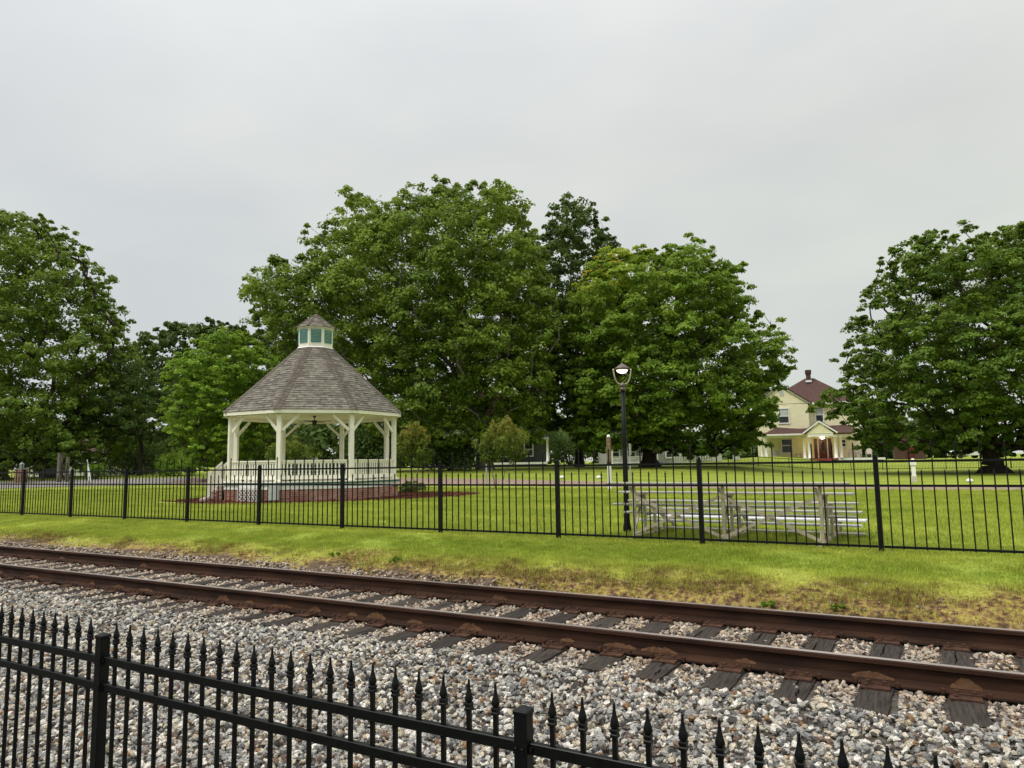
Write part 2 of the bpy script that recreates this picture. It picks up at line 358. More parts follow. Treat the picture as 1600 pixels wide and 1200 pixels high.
M_road = mat('road_asphalt', (.19, .172, .16), (.25, .228, .215), scale=2, rough=.9, detail=8)
M_bark = mat('grey_bark', (.055, .046, .037), (.15, .132, .11), scale=3, rough=.95, bump=.8, bscale=9, stretch=(3, 3, .6), spec=.15)
M_bark_pale = mat('pale_grey_bark', (.10, .09, .075), (.25, .23, .20), scale=3, rough=.95, bump=.8, bscale=9, stretch=(3, 3, .6), spec=.15)
M_bark_dark = mat('dark_bark', (.022, .017, .013), (.06, .048, .038), scale=3, rough=.95, bump=.8, bscale=9, stretch=(3, 3, .6), spec=.15)
M_bark_light = mat('pale_smooth_bark', (.18, .13, .09), (.30, .23, .17), scale=4, rough=.8)
M_wood = mat('weathered_post', (.14, .085, .05), (.24, .16, .10), scale=4, rough=.9, stretch=(3, 3, .4))
M_wood_grey = mat('grey_post', (.09, .08, .062), (.17, .15, .12), scale=4, rough=.9, stretch=(3, 3, .4))
M_lamp_on = emit_mat('lit_lens', (1.0, .90, .70), 2.0)
M_porch_on = emit_mat('lit_porch_lamp', (1.0, .93, .78), 5.0)
M_porch_floor = mat('porch_floor', (.10, .06, .05), (.15, .10, .08), scale=3, rough=.7)
M_wicker = mat('wicker_white', (.50, .45, .38), (.62, .57, .50), scale=9, rough=.7)
M_car_red = mat('red_car_paint', (.32, .03, .028), (.36, .04, .035), rough=.25, spec=.6)
M_car_white = mat('white_car_paint', (.70, .71, .72), (.75, .76, .77), rough=.25, spec=.6)
M_tyre = mat('tyre_rubber', (.012, .012, .012), (.02, .02, .02), rough=.9)
M_greywall = mat('grey_white_siding', (.30, .31, .30), (.37, .38, .37), scale=2, rough=.7)
M_shadow_wall = mat('shade_darkened_siding', (.04, .046, .042), (.065, .072, .066), scale=2, rough=.7)  # siding darkened, the shade under the trees put into its colour
M_sign_back = mat('sign_back', (.34, .37, .36), (.42, .45, .44), scale=3, rough=.4, metal=.3)

# ------------------------------------------------------------------ the ground, paths, road
xs = np.unique(np.concatenate([np.linspace(-1500, -130, 24), np.linspace(-130, -30, 60), np.linspace(-30, 6, 130), np.linspace(6, 60, 40), np.linspace(60, 1500, 24)]))
ys = np.unique(np.concatenate([np.linspace(-800, -6, 14), np.linspace(-6, 1.5, 10), np.linspace(1.5, 12, 80), np.linspace(12, 40, 60), np.linspace(40, 120, 60), np.linspace(120, 2000, 34)]))
XX, YY = np.meshgrid(xs, ys)
ZZ = H(XX, YY)
near = (YY > 8.1) & (YY < 11) & (np.abs(XX + 12) < 24)
ZZ = ZZ + near * (np.sin(XX * 1.7 + 3 * np.sin(XX * .6)) * .022 + np.sin(XX * 4.1 + YY * 5) * .012)
V = np.stack([XX, YY, ZZ], -1).reshape(-1, 3); nx, ny = len(xs), len(ys)
ii = np.arange(nx * ny).reshape(ny, nx)
F = np.stack([ii[:-1, :-1], ii[:-1, 1:], ii[1:, 1:], ii[1:, :-1]], -1).reshape(-1, 4)
tag(np_mesh('ground', V, F, M_grass_ground, smooth=True), kind='structure')

def ribbon(name, pts, width, material, lift=.006, label=None):
    P = [Vector((x, y, 0)) for x, y in pts]
    dense = []
    for a, b_ in zip(P, P[1:]):
        n = max(2, int((b_ - a).length / .8))
        dense += [a.lerp(b_, i / n) for i in range(n)]
    dense.append(P[-1])
    for _ in range(12):
        dense = [dense[0]] + [(dense[i - 1] + dense[i] * 2 + dense[i + 1]) / 4 for i in range(1, len(dense) - 1)] + [dense[-1]]
    Vv, Ff = [], []; K = 8
    for i, p in enumerate(dense):
        d = (dense[min(i + 1, len(dense) - 1)] - dense[max(i - 1, 0)]).normalized(); nrm = Vector((-d.y, d.x, 0))
        for k in range(K + 1):
            wv = width + .12 * math.sin(i * .9) * (1 if k in (0, K) else 0)
            q = p + nrm * wv * (k / K - .5); Vv.append((q.x, q.y, h(q.x, q.y) + lift + .03 * math.sin(math.pi * k / K)))
    for i in range(len(dense) - 1):
        for k in range(K):
            a = i * (K + 1) + k; Ff.append((a, a + 1, a + K + 2, a + K + 1))
    return tag(np_mesh(name, np.array(Vv), np.array(Ff), material, smooth=True), kind='structure')
ribbon('brick_path', [(40, 37), (22, 34.6), (5, 34.0), (-3, 34.6), (-10, 36.6), (-17, 37.8), (-26, 37.4), (-34, 35.5), (-40, 33.6), (-45, 31.2)], 5.4, M_path)
ribbon('road', [(-44.4, 31.9), (-48, 29.8), (-52, 27.0), (-56, 23.6), (-62, 19.5), (-72, 14), (-90, 6)], 6.6, M_road, lift=.014)

# ------------------------------------------------------------------ geometry-node scatter for gravel and grass
def scatter(name, pts, rot, scl, sources, kind='stuff', label=None, cat=None):
    """pts (n,3), rot (n,3), scl (n,): every point carries one of the source meshes"""
    sub = bpy.data.collections.new(name + '_sources')
    for s_ in sources:
        if s_.name in COL.objects: COL.objects.unlink(s_)
        sub.objects.link(s_)
    me = bpy.data.meshes.new(name); me.vertices.add(len(pts)); me.vertices.foreach_set('co', np.asarray(pts, np.float32).ravel())
    a = me.attributes.new('rot', 'FLOAT_VECTOR', 'POINT'); a.data.foreach_set('vector', np.asarray(rot, np.float32).ravel())
    a = me.attributes.new('scl', 'FLOAT', 'POINT'); a.data.foreach_set('value', np.asarray(scl, np.float32))
    a = me.attributes.new('pick', 'INT', 'POINT'); a.data.foreach_set('value', rng.integers(0, len(sources), len(pts)).astype(np.int32))
    me.update()
    o = bpy.data.objects.new(name, me); COL.objects.link(o)
    g = bpy.data.node_groups.new(name + '_nodes', 'GeometryNodeTree')
    g.interface.new_socket('Geometry', in_out='INPUT', socket_type='NodeSocketGeometry'); g.interface.new_socket('Geometry', in_out='OUTPUT', socket_type='NodeSocketGeometry')
    n_, l_ = g.nodes.new, g.links.new
    gi, go = n_('NodeGroupInput'), n_('NodeGroupOutput')
    ci = n_('GeometryNodeCollectionInfo'); ci.inputs['Collection'].default_value = sub; ci.inputs['Separate Children'].default_value = True; ci.inputs['Reset Children'].default_value = True
    ip = n_('GeometryNodeInstanceOnPoints'); ip.inputs['Pick Instance'].default_value = True
    def named(nm_, ty):
        q = n_('GeometryNodeInputNamedAttribute'); q.data_type = ty; q.inputs['Name'].default_value = nm_; return q.outputs['Attribute']
    er = n_('FunctionNodeEulerToRotation'); l_(named('rot', 'FLOAT_VECTOR'), er.inputs[0])
    l_(gi.outputs[0], ip.inputs['Points']); l_(ci.outputs[0], ip.inputs['Instance']); l_(named('pick', 'INT'), ip.inputs['Instance Index'])
    l_(er.outputs[0], ip.inputs['Rotation']); l_(named('scl', 'FLOAT'), ip.inputs['Scale']); l_(ip.outputs[0], go.inputs[0])
    md = o.modifiers.new('scatter', 'NODES'); md.node_group = g
    return tag(o, label, cat, kind=kind)

def stone_source(i):
    bm = bmesh.new(); r_ = random.Random(100 + i)
    fl = r_.uniform(.55, .85); el = r_.uniform(.9, 1.35)
    for _ in range(r_.randint(15, 22)):
        v = Vector((r_.gauss(0, 1), r_.gauss(0, 1), r_.gauss(0, 1))).normalized() * r_.uniform(.82, 1.0)
        bm.verts.new((v.x * el, v.y, v.z * fl))
    res = bmesh.ops.convex_hull(bm, input=bm.verts)
    bmesh.ops.delete(bm, geom=list(set(res['geom_interior'] + res['geom_unused'])), context='VERTS')
    bmesh.ops.bevel(bm, geom=list(bm.edges), offset=.10, segments=1, affect='EDGES', clamp_overlap=True)
    me = bpy.data.meshes.new('stone'); bm.to_mesh(me); bm.free(); me.materials.append(M_stone)
    return bpy.data.objects.new('stone', me)
stones = [stone_source(i) for i in range(12)]

RAIL_Y = (5.985, 7.415); TIE0, TIE_DX = -.89, .51
def lay(x0, x1, y0, y1, dens, zoff, smin, smax, left=-2.5, right=.28):
    n = int((x1 - x0) * (y1 - y0) * dens)
    x = rng.uniform(x0, x1, n); y = rng.uniform(y0, y1, n)
    k = (x > left * y - .8) & (x < right * y + .9)
    x, y = x[k], y[k]
    sc = smin + (smax - smin) * rng.random(len(x)) ** 1.6
    z = H(x, y) + zoff + rng.uniform(-.012, .016, len(x))
    return np.stack([x, y, z], 1), sc
parts = [lay(-19, 4, 1.6, 5.45, 900, .0, .018, .038), lay(-19, 4, 1.6, 5.45, 420, .020, .015, .034), lay(-26, 5, 5.3, 8.25, 1200, .004, .017, .031), lay(-26, 5, 5.3, 8.15, 520, .016, .014, .026)]
P = np.concatenate([p for p, s_ in parts]); S = np.concatenate([s_ for p, s_ in parts])
# keep stones off the ties and clear of the rail feet
ph_ = np.abs(((P[:, 0] - TIE0 + TIE_DX / 2) % TIE_DX) - TIE_DX / 2)
on_tie = (ph_ < .128) & (P[:, 1] > 5.33) & (P[:, 1] < 8.06)
rail = (np.abs(P[:, 1] - RAIL_Y[0]) < .085) | (np.abs(P[:, 1] - RAIL_Y[1]) < .085)
beyond = (P[:, 1] > 7.7) & (rng.random(len(P)) < sm(P[:, 0], -10, -3))
keep = ~beyond & ~(on_tie & (rng.random(len(P)) > .012)) & ~rail
P, S = P[keep], S[keep]
low = (P[:, 1] > 5.35) & (P[:, 1] < 8.0)
P[:, 2] -= low * .006
Rt = rng.uniform(0, 6.283, (len(P), 3)); Rt[:, :2] = rng.normal(0, .55, (len(P), 2))
scatter('ballast_gravel', P, Rt, S, stones, label='loose grey, white and tan crushed stone under and beside the track')

# stray stones in the bare soil beyond the far rail
n = 1500; x = rng.uniform(-24, 3, n); y = 8.15 + np.abs(rng.normal(0, .32, n)); P = np.stack([x, y, H(x, y) + .002], 1)
scatter('soil_pebbles', P, rng.uniform(0, 6.28, (n, 3)), rng.uniform(.006, .020, n), [stone_source(40 + i) for i in range(4)], label='small pebbles strewn over the bare soil past the far rail')

def tuft_source(i, blades, hmin, hmax, spread, wd):
    r_ = random.Random(300 + i); v, f = [], []
    for k in range(blades):
        a = r_.uniform(0, 6.283); d = spread * math.sqrt(r_.random()); x, y = d * math.cos(a), d * math.sin(a)
        hh = r_.uniform(hmin, hmax); ln = r_.uniform(.15, .75) * hh; b_ = r_.uniform(0, 6.283); ca, sa = math.cos(b_), math.sin(b_)
        w_ = wd * r_.uniform(.7, 1.2); n0 = len(v)
        v += [(x - sa * w_, y + ca * w_, 0), (x + sa * w_, y - ca * w_, 0), (x + ca * ln * .45 + sa * w_ * .7, y + sa * ln * .45 - ca * w_ * .7, hh * .65), (x + ca * ln * .45 - sa * w_ * .7, y + sa * ln * .45 + ca * w_ * .7, hh * .65), (x + ca * ln, y + sa * ln, hh)]
        f += [(n0, n0 + 1, n0 + 2, n0 + 3), (n0 + 3, n0 + 2, n0 + 4)]
    me = bpy.data.meshes.new('tuft'); me.from_pydata(v, [], f); me.materials.append(M_blade)
    return bpy.data.objects.new('tuft', me)
tufts = [tuft_source(i, 26, .022, .058, .075, .0026) for i in range(8)]
def grass_area(y0, y1, dens, left, right, smin, smax):
    n = int((right * y1 - left * y1) * (y1 - y0) * dens)
    x = rng.uniform(left * y1, right * y1, n); y = rng.uniform(y0, y1, n)
    k = (x > left * y - 1) & (x < right * y + 1); x, y = x[k], y[k]
    return x, y, rng.uniform(smin, smax, len(x))
def noise2(x, y, f, s):
    return (np.sin(x * f + s) * np.cos(y * f * 1.3 - s * 2) + np.sin(x * f * 2.3 - s + y * f * .7) * .6 + np.sin(y * f * 1.9 + x * f * .4 + 2 * s) * .5) / 2.1
x, y, s_ = grass_area(8.15, 12.5, 260, -2.4, .35, .65, 1.25)
bare = y - 8.34 + .40 * sm(x, -8, -2) + noise2(x, y, .9, 1.0) * .38 + noise2(x, y, 3.1, 2.0) * .22
k = rng.random(len(x)) < np.clip(.04 + bare * 2.4, .04, 1); x, y, s_ = x[k], y[k], s_[k]
x2, y2, s2 = grass_area(12.5, 32, 60, -2.35, .3, 1.1, 1.9)
# keep grass out from under the gazebo and its bed, and off the path
def in_bed(x, y):
    a, b_ = (x + 21.2) * .707 + (y - 21.9) * .707, -(x + 21.2) * .707 + (y - 21.9) * .707
    return (a / 6.4) ** 2 + (b_ / 4.25) ** 2 < 1
k = ~in_bed(x2, y2); x2, y2, s2 = x2[k], y2[k], s2[k]
k = ~((x2 < -36) & (y2 > 33 + (x2 + 43) * .6 - 7.5)); x2, y2, s2 = x2[k], y2[k], s2[k]
x, y, s_ = np.concatenate([x, x2]), np.concatenate([y, y2]), np.concatenate([s_, s2])
P = np.stack([x, y, H(x, y) - .004], 1); Rt = np.stack([rng.normal(0, .12, len(x)), rng.normal(0, .12, len(x)), rng.uniform(0, 6.28, len(x))], 1)
scatter('lawn_grass', P, Rt, s_, tufts, label='short yellow-green mown grass, turning to straw beside the track')

# ------------------------------------------------------------------ railway track
track = thing('railway_track', 'rusty railway track with dark wooden ties crossing the gravel', 'railway track', (0, 6.7, -.335))
X0, X1 = -26.0, 5.0
def rail_profile(y, z0):
    hw, fw, ww, hh = .036, .070, .010, .172
    pts = [(-fw, 0), (fw, 0), (fw, .012), (ww + .012, .030), (ww, .045), (ww, hh - .050), (hw, hh - .034), (hw + .001, hh - .008), (hw - .010, hh), (-hw + .010, hh), (-hw - .001, hh - .008), (-hw, hh - .034), (-ww, hh - .050), (-ww, .045), (-ww - .012, .030), (-fw, .012)]
    return [(y + a, z0 + b_) for a, b_ in pts]
for ri, ry in enumerate(RAIL_Y):
    prof = rail_profile(ry - 6.7, .006)
    me = bpy.data.meshes.new('rail'); v, f = [], []; nseg = 31; k = len(prof)
    for i in range(nseg + 1):
        v += [(X0 + (X1 - X0) * i / nseg, a, b_) for a, b_ in prof]
    for i in range(nseg):
        for j in range(k):
            f.append((i * k + j, i * k + (j + 1) % k, (i + 1) * k + (j + 1) % k, (i + 1) * k + j))
    me.from_pydata(v, [], f); me.materials.append(M_rail); me.materials.append(M_rail_top)
    for i, p_ in enumerate(me.polygons):
        if i % k == 8: p_.material_index = 1
    bm = bmesh.new(); bm.from_mesh(me); bmesh.ops.recalc_face_normals(bm, faces=bm.faces); bm.to_mesh(me); bm.free()
    rail_o = bpy.data.objects.new('rail', me); COL.objects.link(rail_o); rail_o.parent = track
    # sandy rust crusts low on the web, one at nearly every tie of the near rail
    cr_ = MB(); r_ = random.Random(5 + ri)
    for i in range(58):
        x = TIE0 + TIE_DX * (i - 46) + r_.uniform(-.12, .12)
        if x > X1 - .3 or x < X0 + .3 or r_.random() < (.35 if ri == 0 else .96): continue
        e_ = r_.uniform(.9, 2.6); wv = r_.uniform(.06, .17); hv = r_.uniform(.02, .06); yb = ry - 6.7
        n = 15; crust = []
        for q in range(n):
            u = -1 + 2 * q / (n - 1); crust.append((x + u * wv, hv * (1 - abs(u) ** e_) * r_.uniform(.55, 1.15)))
        base = [(px, .021 + .000) for px, _ in crust]
        vv = [(px, yb - .0705 + .0462, .034) for px, _ in crust] + [(px, yb - .0128, .046 + hz_) for px, hz_ in crust]
        cr_.add([(px, yb - .0235 - .002, .037) for px, _ in crust] + [(px, yb - .0122, .050 + hz_) for px, hz_ in crust], [(q, q + 1, n + q + 1, n + q) for q in range(n - 1)])
    tag(cr_.build('rust_crust', M_sandrust, rail_o), kind='stuff')
# one tie of each of four kinds, then copies
def tie_mesh(i):
    r_ = random.Random(60 + i); bm = bmesh.new()
    nxs, nys = 4, 14; Lt, W = 2.72, .215
    grid = []
    for a in range(nys + 1):
        row = []
        for b_ in range(nxs + 1):
            x = (b_ / nxs - .5) * W + (r_.uniform(-.006, .006) if b_ in (0, nxs) else r_.uniform(-.012, .012)); y = (a / nys - .5) * Lt + (r_.uniform(-.02, .02) if a in (0, nys) else 0)
            row.append(bm.verts.new((x, y, r_.uniform(-.005, .003) - (.006 if b_ in (0, nxs) else 0))))
        grid.append(row)
    for a in range(nys):
        for b_ in range(nxs):
            bm.faces.new((grid[a][b_], grid[a][b_ + 1], grid[a + 1][b_ + 1], grid[a + 1][b_]))
    ext = bmesh.ops.extrude_face_region(bm, geom=list(bm.faces))
    for v_ in [g_ for g_ in ext['geom'] if isinstance(g_, bmesh.types.BMVert)]: v_.co.z -= .15
    # splits along the grain: narrow V grooves cut into the top
    bmesh.ops.recalc_face_normals(bm, faces=bm.faces)
    me = bpy.data.meshes.new('tie'); bm.to_mesh(me); bm.free(); me.materials.append(M_tie); return me
tie_meshes = [tie_mesh(i) for i in range(4)]
M_crack = mat('tie_crack', (.004, .003, .003), (.008, .007, .006), rough=1, spec=0)
def crack_mesh(i):
    r_ = random.Random(90 + i); mb = MB()
    for c_ in range(r_.randint(3, 6)):
        x = r_.uniform(-.08, .08); y = r_.choice((-1, 1)) * r_.uniform(.75, 1.2) if c_ < 2 else r_.uniform(-1.3, 1.3); ln = r_.uniform(.12, .4)
        pts = []; n = 6
        for q in range(n):
            pts.append((x + r_.uniform(-.008, .008), y + ln * (q / (n - 1) - .5)))
        up, dn = [], []
        for q, (a, b_) in enumerate(pts):
            w_ = .0045 * math.sin(math.pi * (q + .3) / n) + .0008
            up.append((a - w_, b_, .0045)); dn.append((a + w_, b_, .0045))
        mb.add(up + dn, [(q, q + 1, n + q + 1, n + q) for q in range(n - 1)])
    return mb
crack_objs = [tag(crack_mesh(i).build('split', M_crack), kind='stuff') for i in range(4)]
plate_mb = MB(); plate_mb.box((0, 0, .004), (.19, .36, .016))
plate_mb.box((0, -.086, .016), (.188, .02, .014)); plate_mb.box((0, .086, .016), (.188, .02, .014))
for sx, sy in ((-.05, -.074), (.055, -.074), (-.05, .074), (.055, .074)):
    plate_mb.box((sx, sy, .028), (.028, .032, .020))
for sx, sy in ((-.06, -.14), (.06, .14)):
    plate_mb.box((sx, sy, .018), (.024, .024, .016))
plate0 = plate_mb.build('tie_plate', M_plate, bevel=.002)
anch_mb = MB()
anch_mb.prism([(-.013, -.078, -.022), (-.013, -.078, .016), (-.013, -.052, .016), (-.013, -.052, -.006), (-.013, .052, -.006), (-.013, .052, .016), (-.013, .078, .016), (-.013, .078, -.022)], (.026, 0, 0))
anch0 = anch_mb.build('rail_anchor', M_plate, bevel=.002)
tie_src = bpy.data.objects.new('tie', tie_meshes[0])
first = True; r_ = random.Random(3)
for i in range(59):
    x = TIE0 + TIE_DX * (i - 47)
    if x < X0 or x > X1: continue
    tie = bpy.data.objects.new('tie', tie_meshes[r_.randrange(4)]); COL.objects.link(tie); tie.parent = track
    tie.location = (x + r_.uniform(-.015, .015), r_.uniform(-.06, .06), r_.uniform(-.006, .004)); tie.rotation_euler = (0, 0, r_.uniform(-.02, .02) + (math.pi if r_.random() < .5 else 0))
    flip = abs(tie.rotation_euler.z) > 1; 
    for ry in RAIL_Y:
        dy = (ry - 6.7 - tie.location.y) * (-1 if flip else 1)
        inst(plate0, tie, (0, dy, .002), (0, 0, math.pi if r_.random() < .5 else 0)); [inst(anch0, tie, (sx_, dy, .022), (0, 0, 0)) for sx_ in (-.135, .135)]
    inst(crack_objs[r_.randrange(4)], tie, (0, 0, .0015))
for o_ in (plate0, anch0, *crack_objs): bpy.data.objects.remove(o_)

# ------------------------------------------------------------------ near fence with spear finials
NY = 2.234; gz_ = h(-2, NY)
nf_ = thing('spear_fence', 'black spear-topped metal fence in front of the track', 'fence', (-1.246, NY, gz_))
PX = [-6.129, -3.687, -1.246, 1.196, 3.638]
post_mb = MB(); hp = .462 - gz_ - .022
post_mb.box((0, 0, hp / 2 - .1), (.0508, .0508, hp + .2))
cap_mb = MB(); cap_mb.box((0, 0, .0065), (.056, .056, .013)); cap_mb.add([(-.028, -.028, .0135), (.028, -.028, .0135), (.028, .028, .0135), (-.028, .028, .0135), (-.006, -.006, .026), (.006, -.006, .026), (.006, .006, .026), (-.006, .006, .026)], MB.BOXF)
band_mb = MB()
for s1 in (-1, 1):
    band_mb.box((s1 * .0268, 0, 0), (.002, .0556, .036)); band_mb.box((0, s1 * .0268, 0), (.0556, .002, .036)); band_mb.box((s1 * .034, -.014, 0), (.016, .012, .016))
    band_mb.lathe([(.0045, 0), (.0045, .004), (.002, .006)], (s1 * .012, -.0335, 0), 6)
post0 = post_mb.build('post', M_black, nf_, bevel=.003); cap0 = cap_mb.build('post_cap', M_black, post0, (0, 0, hp), bevel=.0015); band0 = band_mb.build('bracket', M_black, post0, (0, 0, .351 - gz_ - .019))
band1 = inst(band0, post0, (0, 0, .221 - gz_ - .019))
rail_mb = MB(); Lr = 2.4415 - .0508 - .006
rail_mb.add([(-Lr / 2, -.0125, -.038), (-Lr / 2, .0125, -.038), (-Lr / 2, .0125, 0), (-Lr / 2, -.0125, 0), (Lr / 2, -.0125, -.038), (Lr / 2, .0125, -.038), (Lr / 2, .0125, 0), (Lr / 2, -.0125, 0)], [(0, 1, 2, 3), (4, 7, 6, 5), (0, 4, 5, 1), (1, 5, 6, 2), (2, 6, 7, 3), (3, 7, 4, 0)])
rail0 = rail_mb.build('fence_rail', M_black, nf_, bevel=.0025)
pk_top = .418 - gz_
pk = MB(); pk.box((0, 0, (pk_top + .06) / 2), (.0158, .0158, pk_top - .06)); pick0 = pk.build('picket', M_black, nf_, bevel=.001)
col_mb = MB(); col_mb.lathe([(.011, 0), (.0165, .001), (.0175, .004), (.0175, .010), (.0150, .0125), (.0150, .017), (.0175, .0195), (.0175, .024), (.0150, .028), (.008, .031)], n=4, ph=math.pi / 4)
col0 = col_mb.build('collar', M_black, pick0, (0, 0, pk_top - .002))
fin_mb = MB(); fin_mb.lathe([(.008, .0), (.0145, .007), (.0155, .013), (.0118, .028), (.0072, .044), (.0048, .058), (.0046, .074), (.0030, .080)], n=8)
fin0 = fin_mb.build('finial', M_black, pick0, (0, 0, pk_top + .026), smooth=True)
xo = -1.246
def place_post(x, o=None):
    if o is None:
        o = inst(post0, nf_); inst(cap0, o); inst(band0, o); inst(band1, o)
    o.location = (x - xo, 0, 0)
def place_picket(x, o=None):
    if o is None:
        o = inst(pick0, nf_); inst(col0, o); inst(fin0, o)
    o.location = (x - xo, 0, 0); o.rotation_euler = (0, 0, random.uniform(-.06, .06))
for i, x in enumerate(PX): place_post(x, post0 if i == 2 else None)
firstp = True
for a in PX[:-1]:
    for k in range(1, 22):
        x = a + .111 * k
        place_picket(x, pick0 if firstp else None); firstp = False
    for z in (.351, .221, -.62):
        if a == PX[0] and z == .351: rail0.location = (a + 1.2207 - xo, 0, z - gz_)
        else: inst(rail0, nf_, (a + 1.2207 - xo, 0, z - gz_))

# ------------------------------------------------------------------ park fence beyond the track
FY = 11.1; FP = [-.576 - 2.437 * k for k in range(-1, 11)]
ff = thing('park_fence', 'long black iron picket fence across the lawn behind the track', 'fence', (-11, FY, 0))
fp = MB(); fp.box((0, 0, .56), (.064, .064, 1.46)); fpo = fp.build('post', M_black_far, ff)
fc = MB(); fc.box((0, 0, .006), (.072, .072, .012)); fc.lathe([(.018, .012), (.026, .026), (.022, .040), (.008, .048)], n=10); fco = fc.build('post_cap', M_black_far, fpo, (0, 0, 1.29))
fr = MB(); fr.box((0, 0, 0), (2.437 - .07, .026, .032)); fro = fr.build('fence_rail', M_black_far, ff)
def far_picket(top):
    q = MB(); q.box((0, 0, (top + .06) / 2), (.0165, .0165, top - .06)); q.add([(-.013, -.013, top), (.013, -.013, top), (.013, .013, top), (-.013, .013, top), (0, 0, top + .06)], [(0, 3, 2, 1), (0, 1, 4), (1, 2, 4), (2, 3, 4), (3, 0, 4)]); return q.build('picket', M_black_far, ff)
tall0, short0 = far_picket(1.46), far_picket(1.075)
used = set()
def put(src, loc):
    if src.name in used: o = inst(src, ff, loc)
    else: used.add(src.name); src.location = loc; o = src
    return o
for i, x in enumerate(FP):
    o = put(fpo, (x + 11, 0, h(x, FY)))
    if i: inst(fco, o)
for a in FP[:-1]:
    pass
for i in range(len(FP) - 1):
    b_, a = FP[i], FP[i + 1]
    for z in (1.235, .905, .085): put(fro, ((a + b_) / 2 + 11, 0, z))
    for k in range(1, 18):
        put(tall0 if (k + i) % 2 else short0, (a + 2.437 * k / 18 + 11, 0, 0))

# ------------------------------------------------------------------ bleachers
BL = thing('bleachers', 'small aluminium bleachers with five rows of planks behind the park fence', 'bleachers', (-2.819, 11.476 + .12, 0), -.032)
LB = 3.76
def plank(z, y, wd=.22, name='seat_plank', material=M_alu, dx=0.0):
    q = MB(); q.box((dx, y, z - .016), (LB, wd, .032)); return q.build(name, material, BL, bevel=.004)
OY = -.12
for k in range(5):
    plank(.941 - .168 * k, .475 * k + OY + (.04 if k == 4 else 0), wd=.34 if k == 4 else .22, material=M_alu_bright if k == 4 else M_alu)
for k in range(4):
    plank(.941 - .364 - .168 * k, .475 * k + .248 + OY, name='foot_plank', material=M_alu_bright if k == 2 else M_alu, wd=.2)
for u in (-1.45, 0.03, 1.45):
    for nm_, p_, q_, a_, b_ in (('base_rail', (u, OY - .15, .03), (u, OY + 2.1, .03), .05, .05), ('diagonal', (u + .002, OY + .03, .08), (u + .002, OY + .5, .74), .035, .035), ('stringer', (u - .03, OY - .02, .84), (u - .03, OY + 1.95, .14), .035, .05)):
        fm = MB(); fm.beam(p_, q_, a_, b_); fm.build(nm_, M_alu_frame, BL)
    for k in range(4):
        fm = MB(); fm.box((u, OY + .475 * k + .25, .941 - .364 - .168 * k - .047), (.04, .36, .028)); fm.build('foot_bracket', M_alu_frame, BL)
    for k in range(5):
        zt = .941 - .168 * k - .036
        lg = MB(); lg.beam((u + .03, OY + .475 * k, .055), (u + .03, OY + .475 * k, zt - .025), .045, .045); lo = lg.build('leg', M_alu_frame, BL)
        lg = MB(); lg.box((u + .03, OY + .475 * k, zt - .012), (.06, .18, .022)); lg.build('bracket', M_alu_frame, lo)
for a, b_ in ((-1.42, .03), (.06, 1.45)):
    for (za, zb, yo) in ((.72, .10, -.032), (.10, .72, -.050)):
        br = MB(); br.beam((a, OY + yo, za), (b_, OY + yo, zb), .048, .012, up=(0, 1, 0)); br.build('cross_brace', M_alu_frame, BL)

# ------------------------------------------------------------------ street lamp
LX, LY = -4.78, 12.58
lamp = thing('street_lamp', 'black lamp post with lit yoke lantern beside the bleachers', 'street lamp', (LX, LY, 0))
q = MB(); q.lathe([(.075, -.1), (.075, .10), (.058, .16), (.050, .5), (.043, 1.6), (.036, 2.60)], n=16); q.build('pole', M_black_far, lamp, smooth=True)
q = MB(); q.lathe([(.036, 2.60), (.056, 2.605), (.056, 2.64), (.046, 2.65), (.046, 2.67), (.056, 2.68), (.056, 2.71), (.04, 2.735), (.02, 2.745)], n=16); q.build('collar', mat('lamp_bronze', (.10, .075, .06), (.15, .12, .10), rough=.4, metal=.4), lamp, smooth=True)
M_yoke = mat('lamp_yoke', (.34, .30, .23), (.42, .38, .30), rough=.35, metal=.5)
for sx in (-1, 1):
    pts = []
    for k in range(11):
        a = math.pi / 2 * k / 10
        pts.append((sx * ((.03 + .110 * math.sin(a) ** .8)), sx * (.017 + .07 * math.sin(a) ** .8), 2.72 + .29 * (1 - math.cos(a)) ** .9 + .0))
    q = MB(); q.tube(pts, .014, 8); q.build('yoke_arm', M_yoke, lamp, smooth=True)
q = MB(); q.lathe([(.10, 2.985), (.140, 3.0), (.150, 3.008), (.140, 3.022), (.10, 3.05), (.055, 3.085), (.03, 3.10), (.012, 3.12)], n=24); q.build('lamp_cap', mat('lamp_cap_bronze', (.07, .05, .04), (.11, .085, .07), rough=.45, metal=.4), lamp, smooth=True)
q = MB(); q.lathe([(.03, 2.925), (.075, 2.945), (.098, 2.965), (.104, 2.985)], n=24); q.build('lamp_lens', M_lamp_on, lamp, smooth=True)

